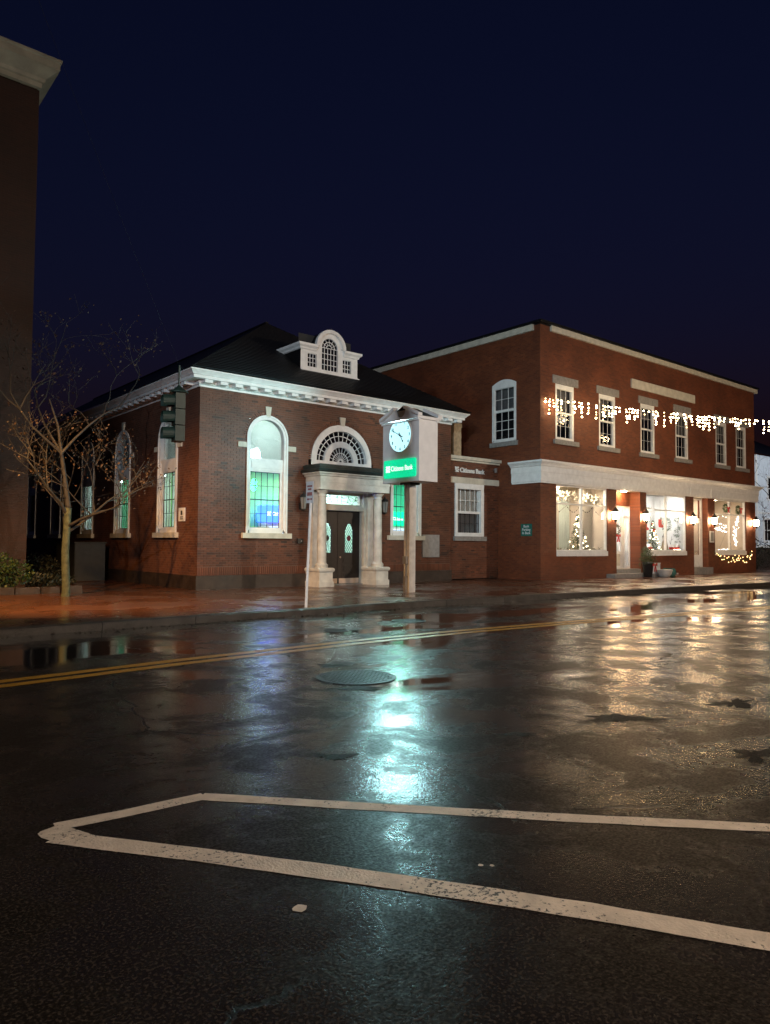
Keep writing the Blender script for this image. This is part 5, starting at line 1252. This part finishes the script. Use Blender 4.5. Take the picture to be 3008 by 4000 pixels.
# leaning parking sign at the kerb
t = thing('parking_sign', (9.32,14.04,.15), 'thin leaning sign post with small white plate at the kerb', 'sign')
MB().tube([(9.32,14.04,.1),(9.44,14.04,3.0)], .033, 8).build('post', M['postpaint'], t)
fs = lambda u, d, z: (9.43+d, 14.06-u, z)
MB().box(*fs(-.15,-.03,2.53), *fs(.15,-.024,3.03)).build('plate', M['white'], t)
for z0, z1, a in ((2.90,2.94,.10),(2.83,2.87,.07),(2.70,2.78,.10),(2.60,2.64,.10)): MB().box(*fs(-a,-.034,z0), *fs(a,-.0305,z1)).build('red_print', pmat('faded_red_print', (.42,.16,.14), .6), t)

# traffic signal on a span wire between the bank and a pole behind the camera
sx, sy, sz = 6.36, 14.45, 4.21
sig = thing('traffic_signal', (sx,sy,3.7), 'dark green three-lens traffic signal hung before the bank corner', 'traffic signal')
M['sigpaint'] = pmat('dark_green_signal_paint', (.012,.028,.02), .5, .3, 8)
dv = Vector((-1,.18,0)).normalized(); sd_ = Vector((-dv.y, dv.x, 0))
bd = MB()
for i in range(3):
    z = 3.70+i*.34; c = Vector((sx,sy,z)); a, b = dv*.10, sd_*.165
    q = [c-a-b, c+a-b, c+a+b, c-a+b]; bd.add(q+[v+Vector((0,0,.32)) for v in q], [(3,2,1,0),(4,5,6,7),(0,1,5,4),(1,2,6,5),(2,3,7,6),(3,0,4,7)])
bd.build('housing', M['sigpaint'], sig)
for i in range(3):
    c = Vector((sx,sy,3.86+i*.34)) + dv*.10
    ring = [c + sd_*(.14*math.cos(rad(x_))) + Vector((0,0,.14*math.sin(rad(x_)))) for x_ in range(-40, 221, 20)]
    MB().add(ring+[p+dv*.24-Vector((0,0,.02)) for p in ring], [(k,k+1,k+15,k+14) for k in range(13)]).build('visor', M['sigpaint'], sig)
    pts = [c + dv*.01 + sd_*(.12*math.cos(x_)) + Vector((0,0,.12*math.sin(x_))) for x_ in [k*math.pi/8 for k in range(16)]]
    MB().add(pts, [tuple(range(16))]).build('lens', M['darkglass'], sig)
MB().lathe((sx,sy,4.72), [(.2,0),(.19,.03),(.06,.12),(.03,.16)], 10).tube([(sx,sy,4.8),(sx,sy,5.30)], .02).build('hanger', M['sigpaint'], sig)
wb = Vector((sx,sy,5.30)); wa = Vector((10.4, 20.96, 6.2)); dirn = Vector((sx-wa.x, sy-wa.y, 0)); we = Vector((sx+dirn.x*2.1, sy+dirn.y*2.1, 7.6))
pts = [wa+(wb-wa)*(k/8)-Vector((0,0,.06*math.sin(math.pi*k/8))) for k in range(9)] + [wb+(we-wb)*(k/10)-Vector((0,0,.2*math.sin(math.pi*k/10))) for k in range(1,11)]
one('span_wire', MB().tube(pts, .0012, 4), M['lead'], 'thin black wire carrying the traffic signal to the bank wall', 'wire')
t = thing('utility_pole', (we.x, we.y, 0), 'wooden utility pole behind the camera holding the span wire', 'pole')
MB().tube([(we.x,we.y,-.05),(we.x,we.y,9)], [.15,.11], 10).build('shaft', M['postwood'], t); MB().box(we.x-.9,we.y-.05,8.3,we.x+.9,we.y+.05,8.42).build('crossarm', M['postwood'], t)

# ================================================================== TALL BUILDING AT THE LEFT EDGE
TY, TX = 24.5, 5.93; FRT = lambda u, d, z: (u, TY+d, z)
tall = thing('brick_building', (0,TY,.15), 'tall dark brick building with pale cornice at the left edge', 'building')
TW = [(1.2,2.4),(-2.2,-1.0),(-5.6,-4.4)]; TZ = [(3.0,5.2),(7.2,9.4),(11.4,13.4)]
hl = lambda u, z: any(a < u < b for a, b in TW) and any(c < z < e for c, e in TZ)
mb = wall_cells(MB(), FRT, sorted({-9.,TX} | {x for w in TW for x in w}), sorted({.1,15.9} | {z for w in TZ for z in w}), hl)
mb.quad((TX,TY,.1),(TX,38,.1),(TX,38,15.9),(TX,TY,15.9)).quad((-9,TY,.1),(-9,38,.1),(-9,38,15.9),(-9,TY,15.9))
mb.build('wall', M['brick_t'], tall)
for a, b in TW:
    for c, e in TZ:
        w = MB().box(a,TY+.02,c,a+.1,TY+.15,e).box(b-.1,TY+.02,c,b,TY+.15,e).box(a+.1,TY+.02,e-.12,b-.1,TY+.15,e).box(a+.1,TY+.02,c,b-.1,TY+.15,c+.1).build('window', M['white'], tall)
        small_sash(w, FRT, a+.1, b-.1, c+.1, e-.12, 2, 2, .1, M['white'], M['darkglass'], .02)
MB().quad((-8.9,TY+.6,.5),(5.8,TY+.6,.5),(5.8,TY+.6,15.5),(-8.9,TY+.6,15.5)).build('room_shade_sheet', M['dark'], tall)
MB().sweep([(-9,TY),(TX,TY),(TX,38)], [(-.05,15.95),(.05,15.98),(.06,16.12),(.12,16.15),(.15,16.25),(.42,16.48),(.48,16.52),(.48,16.72),(.53,16.76),(.53,16.83),(-.2,16.88)]).build('cornice', pmat('grimy_cornice_paint', (.36,.33,.27), .6, .2, 2), tall)
MB().box(-9,TY-.3,16.881,TX+.3,38,16.93).build('roof', M['slate'], tall)

# ================================================================== STREET TREE AND YARD
def make_tree(x, y, z, h, trunk_r, fork, seed, label, leafm, barkm, nleaf, twigm=None, spread=1.0, leaf=.055, depth=4):
    rr = random.Random(seed); t = thing('street_tree', (x,y,z), label, 'tree')
    tr = MB(); lv = MB(); tips = []
    p = [Vector((x,y,z-.05)), Vector((x+.02,y,z+.15)), Vector((x-.03,y,z+fork*.5)), Vector((x+.02,y,z+fork))]
    tr.tube(p, [trunk_r*1.15, trunk_r, trunk_r*.92, trunk_r*.85], 10)
    br = MB()
    def grow(p0, d, L, r, lev):
        n = 4; pts = [p0]; q = p0.copy(); dd = d.copy()
        for i in range(n):
            dd = (dd + Vector((rr.gauss(0,.16), rr.gauss(0,.16), rr.gauss(.05,.12)))).normalized(); q = q+dd*L/n; pts.append(q.copy())
        br.tube(pts, [max(.0035, r*(1-(.78 if lev == 0 else .6)*i/n)) for i in range(n+1)], 6 if lev < 2 else 4, False)
        if lev >= 2: tips.extend(pts[1:])
        if lev < depth:
            for k in range(3 if lev < 2 else 2+int(rr.random()<.5)):
                s = pts[rr.randint(2,n)]; a = rr.uniform(0,6.283); o = Vector((math.cos(a)*spread, math.sin(a)*spread, rr.uniform(-.15,.55)))
                grow(s, (dd*.75+o*.8).normalized(), L*rr.uniform(.55,.8), r*.52, lev+1)
    top = p[-1]
    grow(top, Vector((.05,0,1)).normalized(), h*.42, trunk_r*.7, 0)
    for k in range(4):
        a = k*1.57+rr.uniform(-.4,.4); s = p[2]+(p[3]-p[2])*rr.uniform(.25,1)
        grow(s, Vector((math.cos(a)*spread, math.sin(a)*spread, .55)).normalized(), h*.26, trunk_r*.42, 1)
    tr.build('trunk', barkm, t, True); br.build('branches', twigm or barkm, t, True)
    for i in range(nleaf):
        c = rr.choice(tips) + Vector((rr.gauss(0,.12), rr.gauss(0,.12), rr.gauss(-.05,.12))); d = Vector((rr.gauss(0,1), rr.gauss(0,1), rr.gauss(0,1))).normalized()
        u = d.orthogonal().normalized()*leaf*rr.uniform(.5,1.2); v = d.cross(u)*.55
        lv.add([c-u, c+v, c+u, c-v], [(0,1,2,3)])
    if nleaf: lv.build('crown', leafm, t)
    return t
make_tree(5.93, 20.42, .15, 7.0, .105, 2.35, 11, 'nearly bare young street tree with pale mossy trunk left of the bank', M['deadleaf'], M['bark'], 1500, M['darkbark'], .95, .042, 5)
def bush(x, y, z, rx, ry, rz, n, seed, nm, label, m, cat='shrub', leaf=.05):
    rr = random.Random(seed); t = thing(nm, (x,y,z), label, cat); mb = MB(); st = MB()
    for k in range(9):
        a = k*.7; st.tube([(x,y,z),(x+rx*.5*math.cos(a),y+ry*.5*math.sin(a),z+rz*.8)], [.02,.006], 4)
    for i in range(n):
        d = Vector((rr.gauss(0,1), rr.gauss(0,1), rr.gauss(0,1))).normalized(); k = rr.random()**.35*(1+.16*math.sin(d.x*5+seed)+.12*math.sin(d.y*7))
        c = Vector((x+d.x*rx*k, y+d.y*ry*k, z+rz*.5+d.z*rz*.5*k)); e = Vector((rr.gauss(0,1), rr.gauss(0,1), rr.gauss(0,1))).normalized()
        u = e.orthogonal().normalized()*leaf*rr.uniform(.6,1.2); v = e.cross(u)*.6; mb.add([c-u, c+v, c+u, c-v], [(0,1,2,3)])
    mb.build('foliage', m, t); st.build('stems', M['darkbark'], t); return t
bush(4.85, 22.6, .25, .85, .6, .95, 1600, 2, 'shrub', 'leafy green shrub at the foot of the tall building, left edge', M['shrubleaf'])
bush(3.4, 22.8, .25, .9, .6, .9, 1200, 5, 'shrub', 'leafy green shrub hidden mostly beyond the left edge', M['shrubleaf'])
bush(7.0, 27.5, .15, .9, 1.2, 1.0, 1500, 7, 'shrub', 'black clipped shrub behind the tree trunk', M['hedgeleaf'])
bush(6.3, 23.6, .2, .8, .5, .45, 900, 9, 'shrub', 'low dark ground shrub behind the stone edging', M['hedgeleaf'])
bed = MB().box(1.5,21.9,.152,6.6,24.4,.20).build('planting_bed', M['soil'], keep=True); tag(bed, kind='structure')
ed = thing('stone_edging', (4,21.8,.15), 'low rough stone edging round the planting bed by the tree', 'edging')
rr = random.Random(3); x = 1.4
while x < 6.6:
    L = rr.uniform(.5,.8); MB().box(x,21.72+rr.uniform(-.03,.03),.15,x+L-.03,21.92,.30+rr.uniform(0,.06)).build('stone', M['darkstone'], ed); x += L
t = thing('utility_cabinet', (9.0,29.5,.15), 'blue-grey metal utility cabinet against the bank side wall', 'cabinet')
MB().box(8.5,28.2,.15,9.6,30.6,1.55).build('body', pmat('blue_grey_paint', (.03,.036,.045), .5), t); MB().box(8.45,28.15,1.55,9.65,30.65,1.60).build('lid', M['blackmetal'], t); MB().box(8.488,28.25,.25,8.499,29.35,1.5).box(8.488,29.45,.25,8.499,30.55,1.5).build('doors', pmat('blue_grey_door', (.04,.046,.056), .5), t)

# ================================================================== FAR RIGHT: PALE HOUSE
HY = 22.0; FRH = lambda u, d, z: (u, HY+d, z)
house = thing('clapboard_house', (54,HY,.15), 'pale clapboard house glimpsed past the right end of the shop', 'house')
hw_ = [(51.95,53.2,2.0,3.5),(52.6,53.8,4.9,6.4)]
z = .1; hb = MB()
mbk = wall_cells(MB(), FRH, sorted({46.,60.} | {x for w in hw_ for x in w[:2]}), sorted({1.7,7.9} | {x for w in hw_ for x in w[2:]}), lambda u, z: any(a < u < b and c < z < e for a, b, c, e in hw_), .02)
mbk.build('wall', M['clapboard'], house)
z = 1.72
while z < 7.8:                                                                # lapped boards
    for a, b in ((46,60),):
        cuts = [(p,q) for p,q,c,e in hw_ if c-.05 < z < e+.05]; xs_ = [46.2]
        for p, q in sorted(cuts): xs_ += [p-.12, q+.12]
        xs_.append(60)
        bm_ = MB()
        for p, q in zip(xs_[::2], xs_[1::2]): bm_.add([FRH(p,-.012,z),FRH(q,-.012,z),FRH(q,.012,z+.165),FRH(p,.012,z+.165),FRH(p,.015,z),FRH(q,.015,z)], [(0,1,2,3),(0,4,5,1)])
        bm_.build('clapboard', M['clapboard'], house)
    z += .165
MB().box(46.0,HY-.04,1.7,46.2,HY+.02,7.9).box(50.75,HY-.04,1.7,50.95,HY+.0,7.9).box(50.96,HY-.03,3.85,60,HY+.0,4.0).box(46.2,HY-.16,1.55,60,HY+.02,1.7).build('trim_boards', M['white'], house)
for a, b, c, e in hw_:
    w = MB().box(a-.12,HY-.05,c-.1,a,HY+.08,e+.12).box(b,HY-.05,c-.1,b+.12,HY+.08,e+.12).box(a,HY-.05,e,b,HY+.08,e+.12).box(a,HY-.05,c-.1,b,HY+.08,c).build('window', M['white'], house)
    small_sash(w, FRH, a, b, c, e, 2, 2, .05, M['white'], M['darkglass'], .025)
MB().box(46,HY+.1,.1,60,HY+.12,1.6).build('foundation', M['darkstone'], house)
MB().box(46.2,HY+.8,.5,59.8,HY+.82,7.5).build('room_shade_sheet', M['dark'], house)
MB().add([(45.6,HY-.4,7.85),(60.4,HY-.4,7.85),(60.4,30,12),(45.6,30,12)], [(0,1,2,3)]).build('roof', M['slate'], house)
bush(46.6, 20.2, .15, 1.1, .8, 2.0, 1300, 15, 'shrub', 'tall black shrub past the right end of the shop', M['hedgeleaf'])
make_tree(49.6, 20.6, .15, 6.2, .07, 2.2, 5, 'bare twiggy tree with purple leaves before the pale house', pmat('purple_leaf', (.07,.015,.03), .6), M['darkbark'], 160, None, 1.0, .06, 4)

# ================================================================== ICICLE LIGHTS OVER THE STREET
ice = thing('icicle_light_string', (24.6,19.0,7.7), 'icicle string of warm white bulbs strung from the shop corner across the street', 'string lights')
pa, pb = onY(2131,1554,19.04), onY(3008,1636,14.95)
rr = random.Random(33)
def wire_at(t): p = pa+(pb-pa)*t; p.z -= .16*math.sin(math.pi*min(1,t/1.25)); return p
T_END = 1.1
MB().tube([wire_at(T_END*k/40) for k in range(41)], .007, 4).build('wire', M['blackmetal'], ice)
L = (pb-pa).length; s = 0.0; nb = 0
drop = [5,6,2,4,6,5,1,3,4,6,3,2]
while s < L*T_END and nb < 296:
    n = rr.choice([1,2,2,3,3,4,4,5]); p = wire_at(s/L); pts = [p]
    sway = rr.uniform(-.05,.05)
    for k in range(n):
        pts.append(Vector((p.x+sway*k*.4+rr.uniform(-.02,.02), p.y+rr.uniform(-.02,.02), p.z-.04-.14*k)))
    MB().tube(pts, .004, 3).build('strand', M['blackmetal'], ice)
    for q in pts[1:]: link('bulb', bulb_in['bulb' if rr.random() < .68 else 'bulbdim'], ice, (q[0]+rr.uniform(-.03,.03), q[1], q[2]+rr.uniform(-.03,.03))); nb += 1
    s += rr.choice([.11,.13,.15,.17,.2,.25,.36])

# ================================================================== STREET LAMPS (outside the frame; they light the street)
def street_lamp(x, y, h, aim, power, col, spot, blend, label, size=.12):
    t = thing('street_lamp', (x,y,.14), label, 'street lamp', 'street lamps along the street')
    ax = Vector((aim[0]-x, aim[1]-y, 0)).normalized()
    MB().lathe((x,y,.1), [(.18,0),(.18,.1),(.1,.2),(.075,.5),(.05,h-.3)], 12).build('post', M['blackmetal'], t, True)
    e = Vector((x,y,h-.25)); q = e+ax*1.1+Vector((0,0,.35))
    MB().tube([e, e+ax*.5+Vector((0,0,.28)), q], .04, 8).build('arm', M['blackmetal'], t)
    b = q+ax*.3; sd_ = Vector((-ax.y, ax.x, 0))
    c4 = [q-sd_*.14, q+sd_*.14, q+ax*.6+sd_*.14, q+ax*.6-sd_*.14]
    MB().add([p+Vector((0,0,-.02)) for p in c4]+[p+Vector((0,0,.1)) for p in c4], [(4,5,6,7),(0,1,5,4),(1,2,6,5),(2,3,7,6),(3,0,4,7)]).build('head', M['blackmetal'], t)
    MB().add([p*.85+b*.15+Vector((0,0,-.03)) for p in c4], [(0,1,2,3)]).build('lens', M['streetlens'], t)
    lightobj('lamp_light', 'SPOT', b+Vector((0,0,-.08)), power, col, t, size, spot, blend, aim)
WARM, SOD, COOL = (1.0,.76,.54), (1.0,.50,.15), (.72,.86,1.0)
street_lamp(9.0, -10.5, 9.0, (14,14,3), 8500, WARM, 150, .6, 'warm white street lamp on the far pavement behind the camera')
street_lamp(33.0, -9.6, 9.0, (34,16,4), 9500, WARM, 140, .6, 'warm white street lamp across from the shop')
street_lamp(1.3, 15.4, 6.2, (6.8,19.5,0), 5500, SOD, 92, .7, 'orange street lamp at the kerb beyond the left edge')
street_lamp(-13.0, -9.6, 9.0, (14.5,17,5), 24000, COOL, 36, .8, 'cool white street lamp far to the left behind the camera')
street_lamp(53.0, 11.0, 7.5, (52.3,21.5,4.5), 2600, COOL, 95, .7, 'cool white street lamp before the pale house beyond the right edge')
